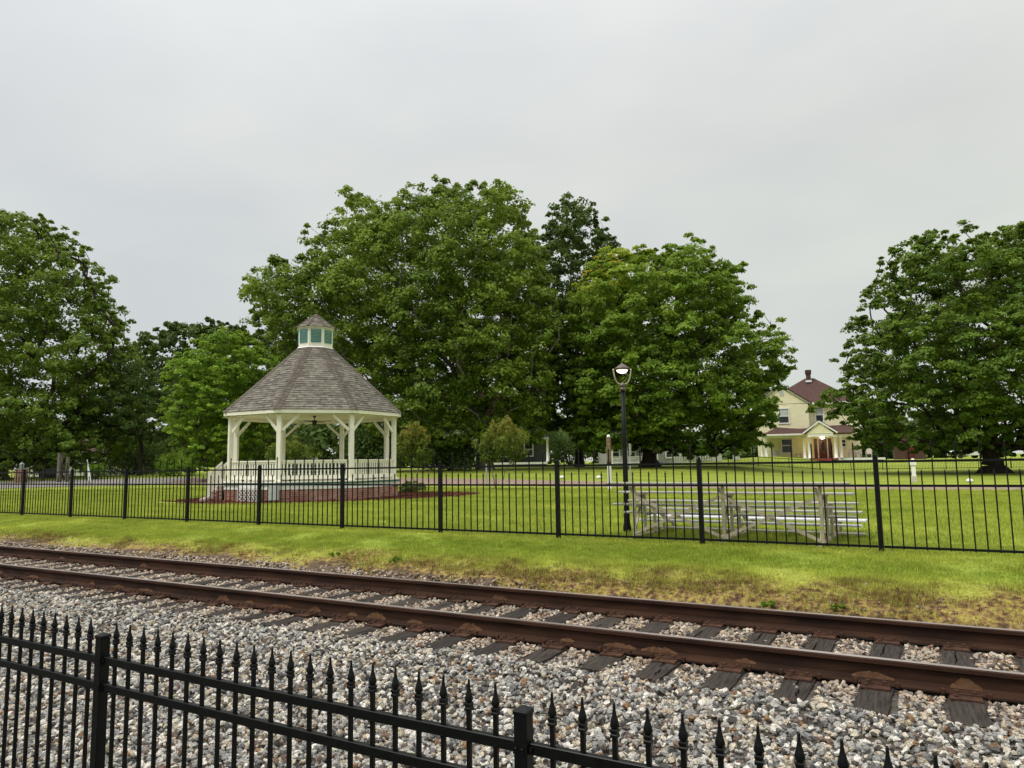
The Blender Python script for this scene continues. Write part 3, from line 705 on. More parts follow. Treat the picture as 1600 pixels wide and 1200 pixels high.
# ------------------------------------------------------------------ gazebo
GX, GY, GROT, GR = -21.35, 21.29, -1.943, 3.30
gzb = thing('gazebo', 'octagonal cream gazebo with grey shingle roof and louvred cupola on brick base', 'gazebo', (GX, GY, 0), GROT)
def pol(r_, i, z=0.0): a = math.pi / 4 * i; return Vector((r_ * math.cos(a), r_ * math.sin(a), z))
def octa(mb, r0, z0, r1, z1, top=True):
    vs_ = [pol(r0, i, z0) for i in range(8)] + [pol(r1, i, z1) for i in range(8)]
    fs_ = [(i, (i + 1) % 8, 8 + (i + 1) % 8, 8 + i) for i in range(8)] + [tuple(reversed(range(8))), tuple(range(8, 16))]
    return mb.add(vs_, fs_)
DECK = .76
q = MB(); octa(q, 3.465, -.3, 3.465, .475); bb = q.build('brick_base', M_mortar, gzb)
q = MB()
for i in range(8):
    a, b_ = pol(3.47, i), pol(3.47, i + 1); d = (b_ - a).normalized(); nrm = Vector((d.y, -d.x, 0)); ln = (b_ - a).length
    for c_ in range(8):
        z = -.09 + c_ * .0705; x = -.1 if c_ % 2 else 0
        while x < ln - .02:
            x0, x1 = max(x, .004), min(x + .198, ln - .004)
            if x1 - x0 > .03:
                ctr = a + d * ((x0 + x1) / 2) + nrm * (-.001 + random.uniform(-.002, .002)); q.box((ctr.x, ctr.y, z + .031), (x1 - x0 - .008, .016, .054), math.atan2(d.y, d.x))
            x += .208
tag(q.build('brick', M_brick, bb), kind='stuff')
q = MB(); octa(q, 3.50, .478, 3.50, .655); q.build('skirt_board', M_white, gzb)
q = MB(); octa(q, 3.56, .658, 3.56, .718); q.build('deck_trim', M_teal, gzb)
q = MB(); octa(q, 3.585, .720, 3.585, DECK); q.build('deck', M_cream, gzb)
# posts with their braces
pz0, pz1 = DECK, 3.19
for i in range(8):
    p = pol(GR, i); q = MB(); q.box((0, 0, (pz0 + pz1) / 2), (.165, .165, pz1 - pz0), math.pi / 4 * i); q.box((0, 0, pz0 + .03), (.21, .21, .06), math.pi / 4 * i)
    po = q.build('post', M_cream, gzb, (p.x, p.y, 0), bevel=.008)
    for j in (i - 1, i + 1):
        d = (pol(GR, j) - p).normalized(); q = MB(); q.beam(d * .09 + Vector((0, 0, 2.60)), d * .66 + Vector((0, 0, 3.15)), .075, .10); q.build('brace', M_cream, po)
# beam under the eave, face by face
for i in range(8):
    a, b_ = pol(GR, i, 3.245), pol(GR, i + 1, 3.245); q = MB(); q.beam(a, b_, .15, .125); q.build('eave_beam', M_cream, gzb)
# railings, face 7 is the stair opening
for i in range(7):
    a, b_ = pol(GR, i), pol(GR, i + 1); d = (b_ - a).normalized(); ln = (b_ - a).length - .20; mid = (a + b_) / 2; ang = math.atan2(d.y, d.x)
    q = MB(); q.box((0, 0, 1.495), (ln, .14, .045)); q.box((0, 0, 1.435), (ln, .05, .085)); ro = q.build('railing', M_cream, gzb, (mid.x, mid.y, 0)); ro.rotation_euler = (0, 0, ang)
    q = MB(); q.box((0, 0, .90), (ln, .05, .14)); q.build('bottom_rail', M_cream, ro)
    nb = 18
    q = MB(); q.box((0, 0, 1.18), (.056, .034, .44)); b0 = q.build('baluster', M_cream, ro)
    for k in range(nb):
        x = (k + .5) / nb * ln - ln / 2
        if k == 0: b0.location = (x, 0, 0)
        else: inst(b0, ro, (x, 0, 0))
# ceiling, fascia, roof
q = MB(); octa(q, 3.45, 3.312, 3.45, 3.325); q.build('ceiling', M_cream_soffit, gzb)
RO, ZE, RI, ZI = 3.60, 3.335, .74, 6.03
for i in range(8):
    a, b_ = pol(RO - .03, i, 3.27), pol(RO - .03, i + 1, 3.27); q = MB(); q.beam(a, b_, .03, .125); q.build('fascia', M_cream, gzb)
q = MB(); octa(q, RO, ZE, RI, ZI); roof = q.build('roof', M_shingle_cap, gzb)
def shingle_roof(parent, ro_, ze, ri_, zi, expo, tabw, thick, seed, capw=.16):
    r_ = random.Random(seed); q = MB(); slope = math.hypot((ro_ - ri_) * math.cos(math.pi / 8), zi - ze); nr = int(slope / expo)
    for i in range(8):
        a0, b0_ = pol(ro_, i, ze), pol(ro_, i + 1, ze); a1, b1 = pol(ri_, i, zi), pol(ri_, i + 1, zi)
        d = (b0_ - a0).normalized(); up = ((a1 + b1) / 2 - (a0 + b0_) / 2).normalized(); nrm = d.cross(up).normalized()
        if nrm.z < 0: nrm = -nrm
        for k in range(nr):
            t0, t1 = k / nr, min((k + 1.18) / nr, 1)
            la, lb = a0.lerp(a1, t0), b0_.lerp(b1, t0); ua, ub = a0.lerp(a1, t1), b0_.lerp(b1, t1); w0 = (lb - la).length; w1 = (ub - ua).length
            x = -r_.uniform(0, tabw)
            while x < w0:
                wt = tabw * r_.uniform(.75, 1.25); g = .004
                x0, x1 = max(x, 0), min(x + wt - g, w0)
                if x1 - x0 > .02:
                    off = (w0 - w1) / 2; ux0, ux1 = min(max(x0, off), w0 - off), max(min(x1, w0 - off), off); drop = r_.uniform(-.006, .006); th = thick * r_.uniform(.55, 1.5)
                    if ux1 - ux0 > .004:
                        hgt = (ua - la).dot(up)
                        P0, P1 = la + d * x0 - up * drop, la + d * x1 - up * drop; P3, P2 = la + d * ux0 + up * hgt, la + d * ux1 + up * hgt
                        q.add([P0 + nrm * .001, P1 + nrm * .001, P2, P3, P0 + nrm * (th + .004), P1 + nrm * (th + .004), P2 + nrm * .003, P3 + nrm * .003], MB.BOXF)
                x += wt
    tag(q.build('shingle', M_shingle, parent), kind='stuff')
    q = MB()
    for i in range(8):
        a0, a1 = pol(ro_ + .01, i, ze), pol(ri_, i, zi); d = (a1 - a0).normalized(); n = int((a1 - a0).length / (expo * 1.25))
        for sgn in (-1, 1):
            o0 = pol(1, i + .5 * sgn) - pol(1, i); nb_ = pol(ro_, i + sgn, ze) - pol(ro_, i, ze); s_ = nb_.normalized(); s_ = (s_ - d * s_.dot(d)).normalized(); nn = d.cross(s_).normalized()
            if nn.z < 0: nn = -nn
            for k in range(n):
                A, B = a0.lerp(a1, k / n), a0.lerp(a1, min(1, (k + 1.2) / n)); th = .022
                q.add([A + nn * .008, A + s_ * capw + nn * .008, B + s_ * capw + nn * .006, B + nn * .006, A + nn * (th + .006), A + s_ * capw + nn * (th + .004), B + s_ * capw + nn * .016, B + nn * .018], MB.BOXF)
    tag(q.build('ridge_cap', M_shingle_cap, parent), kind='stuff')
shingle_roof(roof, RO, ZE + .004, RI, ZI + .004, .130, .22, .017, 4)
# cupola
cup = None
q = MB(); octa(q, .72, 5.93, .72, 6.86); cup = q.build('cupola', M_cream, gzb)
q = MB(); octa(q, .775, 6.035, .735, 6.075); q.build('cupola_flashing', M_white, cup)
for i in range(8):
    a, b_ = pol(.72, i), pol(.72, i + 1); mid = (a + b_) / 2; d = (b_ - a).normalized(); nrm = Vector((d.y, -d.x, 0)); ang = math.atan2(d.y, d.x)
    q = MB(); wl, zl0, zl1 = .34, 6.27, 6.75
    ring(q, -wl / 2, wl / 2, zl0, zl1, .03, -.025, .012)
    lo = q.build('louvre', M_louvre, gzb, (mid.x + nrm.x * .002, mid.y + nrm.y * .002, 0)); lo.rotation_euler = (0, 0, ang)
    q = MB()
    for k in range(8):
        zc = zl0 + .03 + k * .0585; q.box((0, -.010, zc), (wl - .004, .008, .060), rot=Euler((-.75, 0, 0)))
    tag(q.build('slat', M_louvre, lo), kind='stuff')
q = MB(); octa(q, .80, 6.84, .80, 6.875); q.build('cupola_fascia', M_cream, cup)
crf = MB(); octa(crf, .83, 6.878, .02, 7.51); cro = crf.build('cupola_roof', M_shingle_cap, gzb); shingle_roof(cro, .83, 6.88, .03, 7.51, .10, .17, .010, 9, .05)
# stairs at face 7
a, b_ = pol(GR, 7), pol(GR, 8); mid = (a + b_) / 2; d = (b_ - a).normalized(); nrm = Vector((d.y, -d.x, 0)); sang = math.atan2(nrm.y, nrm.x)
base_d = 3.585 * math.cos(math.pi / 8)
RUN = .20
for k in range(4):
    st = MB(); st.box((base_d + .01 + RUN * (k + .5), 0, (.60 - .152 * k) / 2 - .05), (RUN, 1.72, .60 - .152 * k + .1)); sto = st.build('step', M_mortar, gzb); sto.rotation_euler = (0, 0, sang)
for sy in (-1, 1):
    q = MB(); x0, x1 = base_d + .005, base_d + .48
    q.prism([(x0, sy * .98 - .1, -.1), (x1, sy * .98 - .1, -.1), (x1, sy * .98 - .1, .20), (x0, sy * .98 - .1, .66)], (0, .2, 0)); so = q.build('stair_wall', M_mortar, gzb); so.rotation_euler = (0, 0, sang)
    q = MB()
    for c_ in range(9):
        z = -.05 + c_ * .0705; x = x0 + (.1 if c_ % 2 else 0)
        while x < x1 - .03:
            xe = min(x + .198, x1)
            ztop = .66 + (.20 - .66) * (xe - x0) / (x1 - x0)
            if z + .06 < ztop: 
                for yy in (sy * .98 - .1, sy * .98 + .1): q.box(((x + xe) / 2, yy, z + .03), (xe - x, .012, .06))
            x += .208
    tag(q.build('brick', M_brick, so), kind='stuff')
    q = MB(); q.beam((x0 + .02, sy * .98, 1.50), (x1 - .05, sy * .98, 1.12), .12, .05); ro = q.build('stair_railing', M_cream, gzb); ro.rotation_euler = (0, 0, sang)
    q = MB(); q.beam((x0 + .02, sy * .98, 1.44), (x1 - .05, sy * .98, 1.06), .045, .07); q.build('under_rail', M_cream, ro)
    q = MB(); q.beam((x0 + .02, sy * .98, .86), (x1 - .05, sy * .98, .44), .045, .16); q.build('bottom_rail', M_cream, ro)
    q = MB(); q.box((x1 - .02, sy * .98, .66), (.13, .13, .96)); q.build('newel', M_cream, ro)
    b0 = None
    for k in range(4):
        t_ = (k + .5) / 4; x = x0 + .05 + t_ * (x1 - x0 - .13); zt = 1.42 - .36 * t_; zb = .90 - .40 * t_
        if b0 is None:
            q = MB(); q.box((0, 0, 0), (.06, .034, .56)); b0 = q.build('baluster', M_cream, ro, (x, sy * .98, (zt + zb) / 2))
        else: inst(b0, ro, (x, sy * .98, (zt + zb) / 2))
# dark benches stand inside, their backs to the railing
for i in range(3):
    a, b_ = pol(GR - .42, i), pol(GR - .42, i + 1); d = (b_ - a).normalized(); mid = Matrix.Rotation(GROT, 3, 'Z') @ ((a + b_) / 2)
    t_ = thing('gazebo_bench', ('dark green bench inside the gazebo behind the front left railing', 'dark green bench inside the gazebo behind the front railing', 'dark green bench inside the gazebo behind the front right railing')[i], 'bench', (GX + mid.x, GY + mid.y, DECK), GROT + math.atan2(d.y, d.x), 'benches inside the gazebo')
    W_ = 2.05
    for k in range(3):
        q = MB(); q.box((0, .16 + .12 * k, .44), (W_, .10, .035)); q.build('seat_slat', M_bench, t_)
    for k in range(5):
        q = MB(); q.box((0, .035 - .008 * k, .20 + .115 * k), (W_, .03, .105)); q.build('back_slat', M_bench, t_)
    for sx in (-1, 1):
        q = MB(); q.prism([(sx * W_ / 2 - .03, .42, 0), (sx * W_ / 2 - .03, .42, .42), (sx * W_ / 2 - .03, .06, .42), (sx * W_ / 2 - .03, .0, .72), (sx * W_ / 2 - .03, -.04, .72), (sx * W_ / 2 - .03, -.01, 0), (sx * W_ / 2 - .03, .05, 0), (sx * W_ / 2 - .03, .06, .34), (sx * W_ / 2 - .03, .36, .34), (sx * W_ / 2 - .03, .36, 0)], (.06, 0, 0)); q.build('end_frame', M_bench, t_)
# ceiling fan hanging inside
fan = thing('ceiling_fan', 'dark ceiling fan with a light hanging under the gazebo roof', 'ceiling fan', (GX, GY, 3.31), .3)
q = MB(); q.lathe([(.06, 0), (.06, -.04), (.018, -.06), (.018, -.16), (.10, -.18), (.12, -.24), (.09, -.29)], n=14); q.build('motor', M_dark, fan, smooth=True)
q = MB(); q.lathe([(.07, -.292), (.10, -.33), (.09, -.38), (.04, -.41)], n=14); q.build('light_bowl', mat('fan_light_glass', (.05, .045, .03), (.08, .07, .05), rough=.2), fan, smooth=True)
for k in range(4):
    a = k * math.pi / 2; q = MB(); q.box((0, .42, -.22), (.13, .55, .012), rot=None); q.box((0, .13, -.215), (.04, .10, .01)); bl = q.build('fan_blade', M_dark, fan); bl.rotation_euler = (0, 0, a)

# mulch bed round the gazebo
n = 72; V, F = [], []
rings = 14
for i in range(n):
    a = 2 * math.pi * i / n; rr = 1 + .07 * math.sin(3 * a + 1) + .05 * math.sin(7 * a) + .02 * math.sin(17 * a)
    for k in range(rings + 1):
        t_ = k / rings; u, v_ = 6.2 * math.cos(a) * rr * (1 - t_ * .62), 4.15 * math.sin(a) * rr * (1 - t_ * .62)
        x, y = -21.2 + .707 * u - .707 * v_, 21.9 + .707 * u + .707 * v_
        V.append((x, y, h(x, y) - .01 + .075 * min(1, t_ * 3) + .012 * math.sin(x * 9) * math.sin(y * 8) * (t_ > 0)))
for i in range(n):
    for k in range(rings):
        F.append((i * (rings + 1) + k, ((i + 1) % n) * (rings + 1) + k, ((i + 1) % n) * (rings + 1) + k + 1, i * (rings + 1) + k + 1))
tag(np_mesh('mulch_bed', np.array(V), np.array(F), M_mulch, smooth=True), kind='structure')
q = MB(); r_ = random.Random(8)
for _ in range(2600):
    a = r_.uniform(0, 6.283); t_ = r_.uniform(.55, 1.03); rr = (1 + .07 * math.sin(3 * a + 1) + .05 * math.sin(7 * a)) * t_
    u, v_ = 6.2 * math.cos(a) * rr, 4.15 * math.sin(a) * rr; x, y = -21.2 + .707 * u - .707 * v_, 21.9 + .707 * u + .707 * v_
    q.box((x, y, h(x, y) + .07 * min(1, max(0, (1 - t_) * 5)) + r_.uniform(0, .03)), (r_.uniform(.04, .11), r_.uniform(.015, .04), .012), rot=Euler((r_.uniform(-.5, .5), r_.uniform(-.5, .5), r_.uniform(0, 6.28))))
tag(q.build('mulch_chips', M_mulchchip), 'shredded red-brown mulch chips round the gazebo', kind='stuff')

# lattice panel and grey cabinet in front of the base
la, lb = Vector((-21.95, 18.02, 0)), Vector((-20.35, 17.88, 0)); d = (lb - la).normalized(); lm = (la + lb) / 2
lat = thing('lattice_screen', 'white diamond lattice screen standing in front of the brick base', 'lattice screen', (lm.x, lm.y, h(lm.x, lm.y)), math.atan2(d.y, d.x) + .12)
Wl, Hl = 1.08, .40
q = MB(); ring(q, -Wl / 2, Wl / 2, .07, .48, .045, -.017, .017); q.build('frame', M_white, lat)
q = MB(); q.box((0, 0, .575), (Wl + .06, .034, .16)); q.build('top_board', M_white, lat)
q = MB()
for sgn in (-1, 1):
    for k in range(-6, 18):
        x0 = -Wl / 2 + k * .148; z0, z1 = .06, .49; x1 = x0 + sgn * (z1 - z0); 
        pts = [(x0, z0), (x1, z1)]
        lo_, hi_ = -Wl / 2, Wl / 2
        def clip(p_, q_):
            (xa, za), (xb, zb) = p_, q_
            ta, tb = 0.0, 1.0; dx = xb - xa
            for lim, s in ((lo_, 1), (hi_, -1)):
                va, vb = s * (xa - lim), s * (xb - lim)
                if va < 0 and vb < 0: return None
                if va < 0: ta = max(ta, va / (va - vb))
                if vb < 0: tb = min(tb, va / (va - vb))
            return (xa + dx * ta, za + (zb - za) * ta), (xa + dx * tb, za + (zb - za) * tb)
        cc = clip(*pts)
        if cc and abs(cc[0][0] - cc[1][0]) > .03:
            q.beam((cc[0][0], -.006 * sgn, cc[0][1]), (cc[1][0], -.006 * sgn, cc[1][1]), .010, .036, up=(0, 1, 0)) if False else q.beam((cc[0][0], -.006 * sgn, cc[0][1]), (cc[1][0], -.006 * sgn, cc[1][1]), .010, .052, up=(0, 1, 0))
tag(q.build('lattice_slat', M_white, lat), kind='stuff')
cab = thing('electric_cabinet', 'grey metal electric cabinet against the gazebo base beside the white lattice', 'cabinet', (-19.93, 17.98, h(-19.9, 18)), .62)
q = MB(); q.box((0, 0, .40), (.34, .18, .58)); q.build('box', M_grey, cab, bevel=.01)
q = MB(); q.box((0, -.094, .40), (.30, .012, .53)); q.build('door', M_grey, cab, bevel=.004)
for sx in (-.1, .1):
    q = MB(); q.box((sx, 0, .055), (.04, .12, .109)); q.build('leg', M_dark, cab)

# ------------------------------------------------------------------ foliage
E = np.array([math.cos(YAW), math.sin(YAW), 0.0]); D = np.array([-math.sin(YAW), math.cos(YAW), 0.0])
def inside(poly, p):
    x, y = p; c = False; n = len(poly); j = n - 1
    for i in range(n):
        xi, yi = poly[i]; xj, yj = poly[j]
        if (yi > y) != (yj > y) and x < (xj - xi) * (y - yi) / (yj - yi) + xi: c = not c
        j = i
    return c
def edge_dist(poly, p):
    P_ = np.array(poly); Q = np.roll(P_, -1, 0); d = Q - P_; t_ = np.clip(((p - P_) * d).sum(1) / np.maximum((d * d).sum(1), 1e-9), 0, 1)
    return float(np.sqrt(((P_ + d * t_[:, None] - p) ** 2).sum(1)).min())
def lobes_from(poly, rmin, rmax, depth, seed, tries=4200, pack=.5):
    r_ = np.random.default_rng(seed); P_ = np.array(poly); lo, hi = P_.min(0), P_.max(0); res = []
    W = (hi - lo).min() / 2
    for _ in range(tries):
        p = r_.uniform(lo, hi)
        if not inside(poly, p): continue
        dd = edge_dist(poly, p); rr = min(rmax, max(rmin, dd * .95)) * r_.uniform(.8, 1.0)
        if dd < rr * .92 + min(.12, .025 * W): continue
        T = depth * math.sqrt(max(0, W * W - max(0, W - dd) ** 2))
        for v_ in ((-T, T) if T > rr else (0,)):
            v2 = v_ * r_.uniform(.75, 1.0)
            c_ = np.array([p[0], v2, p[1]])
            if all(np.linalg.norm(c_ - q_[:3]) > pack * (rr + q_[3]) for q_ in res): res.append(np.array([*c_, rr]))
        if T > 2.2 * rr and r_.random() < .35:
            c_ = np.array([p[0], r_.uniform(-.4, .4) * T, p[1]])
            if all(np.linalg.norm(c_ - q_[:3]) > pack * (rr + q_[3]) for q_ in res): res.append(np.array([*c_, rr]))
    for _ in range(tries):
        p = r_.uniform(lo, hi)
        if not inside(poly, p): continue
        dd = edge_dist(poly, p); rr = rmin * r_.uniform(.6, .95)
        if dd > 1.5 * rmin or dd < rr * .8: continue
        c_ = np.array([p[0], r_.uniform(-.5, .5) * depth * math.sqrt(max(0, W * W - max(0, W - dd) ** 2)), p[1]])
        if all(np.linalg.norm(c_ - q_[:3]) > .55 * (rr + q_[3]) for q_ in res): res.append(np.array([*c_, rr]))
    return np.array(res)
def leaves_on(lobes, total, size, seed, clump=(.35, .65), per=46, flat=.55, tint_top=.0, base_bias=.0, tint_fn=None):
    """leaf cards gathered in clumps on the outer shells of the lobes; returns V, F, tint in tree axes (u, v, z)"""
    r_ = np.random.default_rng(seed)
    wgt = lobes[:, 3] ** 2; ncl = max(1, int(total / per)); idx = r_.choice(len(lobes), ncl, p=wgt / wgt.sum())
    dirs = r_.normal(0, 1, (ncl, 3)); dirs[:, 2] = dirs[:, 2] * .9 + .28; dirs /= np.linalg.norm(dirs, axis=1)[:, None]
    cr_ = lobes[idx, 3]; rad = cr_ * r_.uniform(.55, 1.02, ncl)
    cc = lobes[idx, :3] + dirs * rad[:, None] * np.array([1, 1, .82])
    crad = r_.uniform(*clump, ncl) * np.clip(cr_ / 1.4, .5, 1.25)
    cent = lobes[:, :3].mean(0)
    n = ncl * per; ci = np.repeat(np.arange(ncl), per)
    q_ = r_.normal(0, 1, (n, 3)); q_ /= np.linalg.norm(q_, axis=1)[:, None]; q_ *= (r_.random(n) ** .45)[:, None]
    q_[:, 2] *= flat
    pos = cc[ci] + q_ * crad[ci][:, None]
    pos[:, 2] -= (q_[:, 0] ** 2 + q_[:, 1] ** 2) * crad[ci] * .25
    nrm = q_ * .5 + dirs[ci] * .45 + np.array([0, 0, .55]) + r_.normal(0, .45, (n, 3)); nrm /= np.linalg.norm(nrm, axis=1)[:, None]
    a = np.cross(nrm, r_.normal(0, 1, (n, 3))); a /= np.linalg.norm(a, axis=1)[:, None]; b_ = np.cross(nrm, a)
    sz = size * r_.uniform(.65, 1.3, n)
    L2, W2 = (sz * .5)[:, None], (sz * .31)[:, None]; sag = (sz * .10)[:, None]
    V_ = np.stack([pos - a * L2 - nrm * sag, pos + b_ * W2, pos + a * L2 - nrm * sag, pos - b_ * W2], 1).reshape(-1, 3)
    F_ = np.arange(n * 4).reshape(n, 4)
    ctint = r_.uniform(-.2, .2, ncl)
    tint = .36 + ctint[ci] + r_.uniform(-.16, .16, n)
    if tint_fn is not None: tint = tint + tint_fn(pos)
    return V_, F_, np.clip(tint, 0, 1)
def to_world(V_): return V_[:, :1] * E + V_[:, 1:2] * D + V_[:, 2:3] * np.array([0, 0, 1.0])
def limbs(lobes, trunk_r, fork, seed, base_drop=.3, flare=1.6, stems=None):
    """trunk and limbs: every lobe is reached from the nearest point of the skeleton below it"""
    r_ = random.Random(seed); nodes = []; par = []; mb = MB()
    def addn(p, q_): nodes.append(np.array(p, float)); par.append(q_); return len(nodes) - 1
    roots = stems or [((0, 0), (0, 0))]
    for (bx, by), (tx, ty) in roots:
        i0 = addn((bx, by, -base_drop), -1); n = 5
        for k in range(1, n + 1):
            t_ = k / n; i0 = addn((bx + (tx - bx) * t_ + r_.uniform(-.06, .06) * fork * .3, by + (ty - by) * t_ + r_.uniform(-.06, .06) * fork * .3, fork * t_), i0)
    n0 = len(nodes)
    order = sorted(range(len(lobes)), key=lambda i: np.linalg.norm(lobes[i, :3] - np.array([0, 0, fork])))
    for li in order:
        tgt = lobes[li, :3]; best, bi = 1e9, 0
        for k, p in enumerate(nodes):
            dv = tgt - p; dist = np.linalg.norm(dv)
            if k < n0 and p[2] < fork * .75: continue
            cost = dist * (1 + .5 * max(0, -dv[2] / (dist + 1e-6))) + .42 * np.linalg.norm(p - np.array([0, 0, fork]))
            if cost < best: best, bi = cost, k
        p = nodes[bi]; dist = np.linalg.norm(tgt - p); nsg = max(2, int(dist / 1.1)); last = bi
        bow = np.array([r_.uniform(-.1, .1), r_.uniform(-.1, .1), .10]) * dist
        for k in range(1, nsg + 1):
            t_ = k / nsg; last = addn(p + (tgt - p) * t_ + bow * math.sin(math.pi * t_) + np.array([r_.uniform(-.08, .08) for _ in range(3)]) * (k < nsg) * min(1, dist * .4), last)
    cnt = np.ones(len(nodes))
    for i in range(len(nodes) - 1, 0, -1):
        if par[i] >= 0: cnt[par[i]] += cnt[i]
    tot = max(cnt[i] for i in range(len(nodes)))
    rad = trunk_r * (cnt / tot) ** .55; rad = np.maximum(rad, trunk_r * .035)
    for i in range(len(nodes)):
        q_ = par[i]
        if q_ < 0: continue
        ra_, rb = rad[q_], rad[i]
        if i < n0: 
            f0 = 1 + (flare - 1) * max(0, 1 - (nodes[q_][2] + base_drop) / (fork * .45 + .01)) ** 2; f1 = 1 + (flare - 1) * max(0, 1 - (nodes[i][2] + base_drop) / (fork * .45 + .01)) ** 2
            mb.tube([to_world(nodes[q_][None])[0], to_world(nodes[i][None])[0]], [ra_ * f0, rb * f1], 10, cap=False)
        else:
            mb.tube([to_world(nodes[q_][None])[0], to_world(nodes[i][None])[0]], [min(ra_, rb * 1.25), rb], 6, cap=False)
    return mb
def tree(name, label, cat, base, bz, poly, leafm, bark, *, total, size, rmin=1.0, rmax=2.2, depth=.8, trunk_r=.4, fork=3.0, seed=1, clump=(.35, .65), per=46, flat=.55, pack=.62, group=None, tint_fn=None, stems=None, flare=1.6, crown='crown', extra=None):
    tz = h(*base); t_ = thing(name, label, cat, (base[0], base[1], tz), 0, group)
    lb_ = lobes_from(poly, rmin, rmax, depth, seed, pack=pack) if extra is None else extra; lb_[:, 2] += bz - tz
    V_, F_, ti = leaves_on(lb_, total, size, seed + 50, clump, per, flat, tint_fn=tint_fn)
    np_mesh(crown, to_world(V_), F_, leafm, t_, ti)
    limbs(lb_, trunk_r, fork, seed + 9, flare=flare, stems=stems).build('trunk', bark, t_, smooth=True)
    return t_
LM_oak = leaf_mat('oak_leaves', (.080, .150, .020), (.235, .345, .044), (.33, .38, .06))
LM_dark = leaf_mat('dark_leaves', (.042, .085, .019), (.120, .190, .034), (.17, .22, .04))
LM_bright = leaf_mat('bright_leaves', (.105, .205, .020), (.26, .415, .038), (.32, .45, .045))
LM_maple = leaf_mat('maple_leaves', (.078, .155, .018), (.235, .365, .036), (.50, .47, .05))
LM_mapler = leaf_mat('deep_maple_leaves', (.058, .122, .016), (.185, .290, .033), (.27, .34, .04))
LM_crape = leaf_mat('crape_leaves', (.06, .115, .016), (.175, .235, .030), (.34, .245, .05))
LM_shrub = leaf_mat('shrub_leaves', (.06, .10, .02), (.17, .22, .05), (.30, .28, .10))
LM_weed = leaf_mat('weed_leaves', (.09, .17, .012), (.20, .36, .02), (.3, .45, .03))
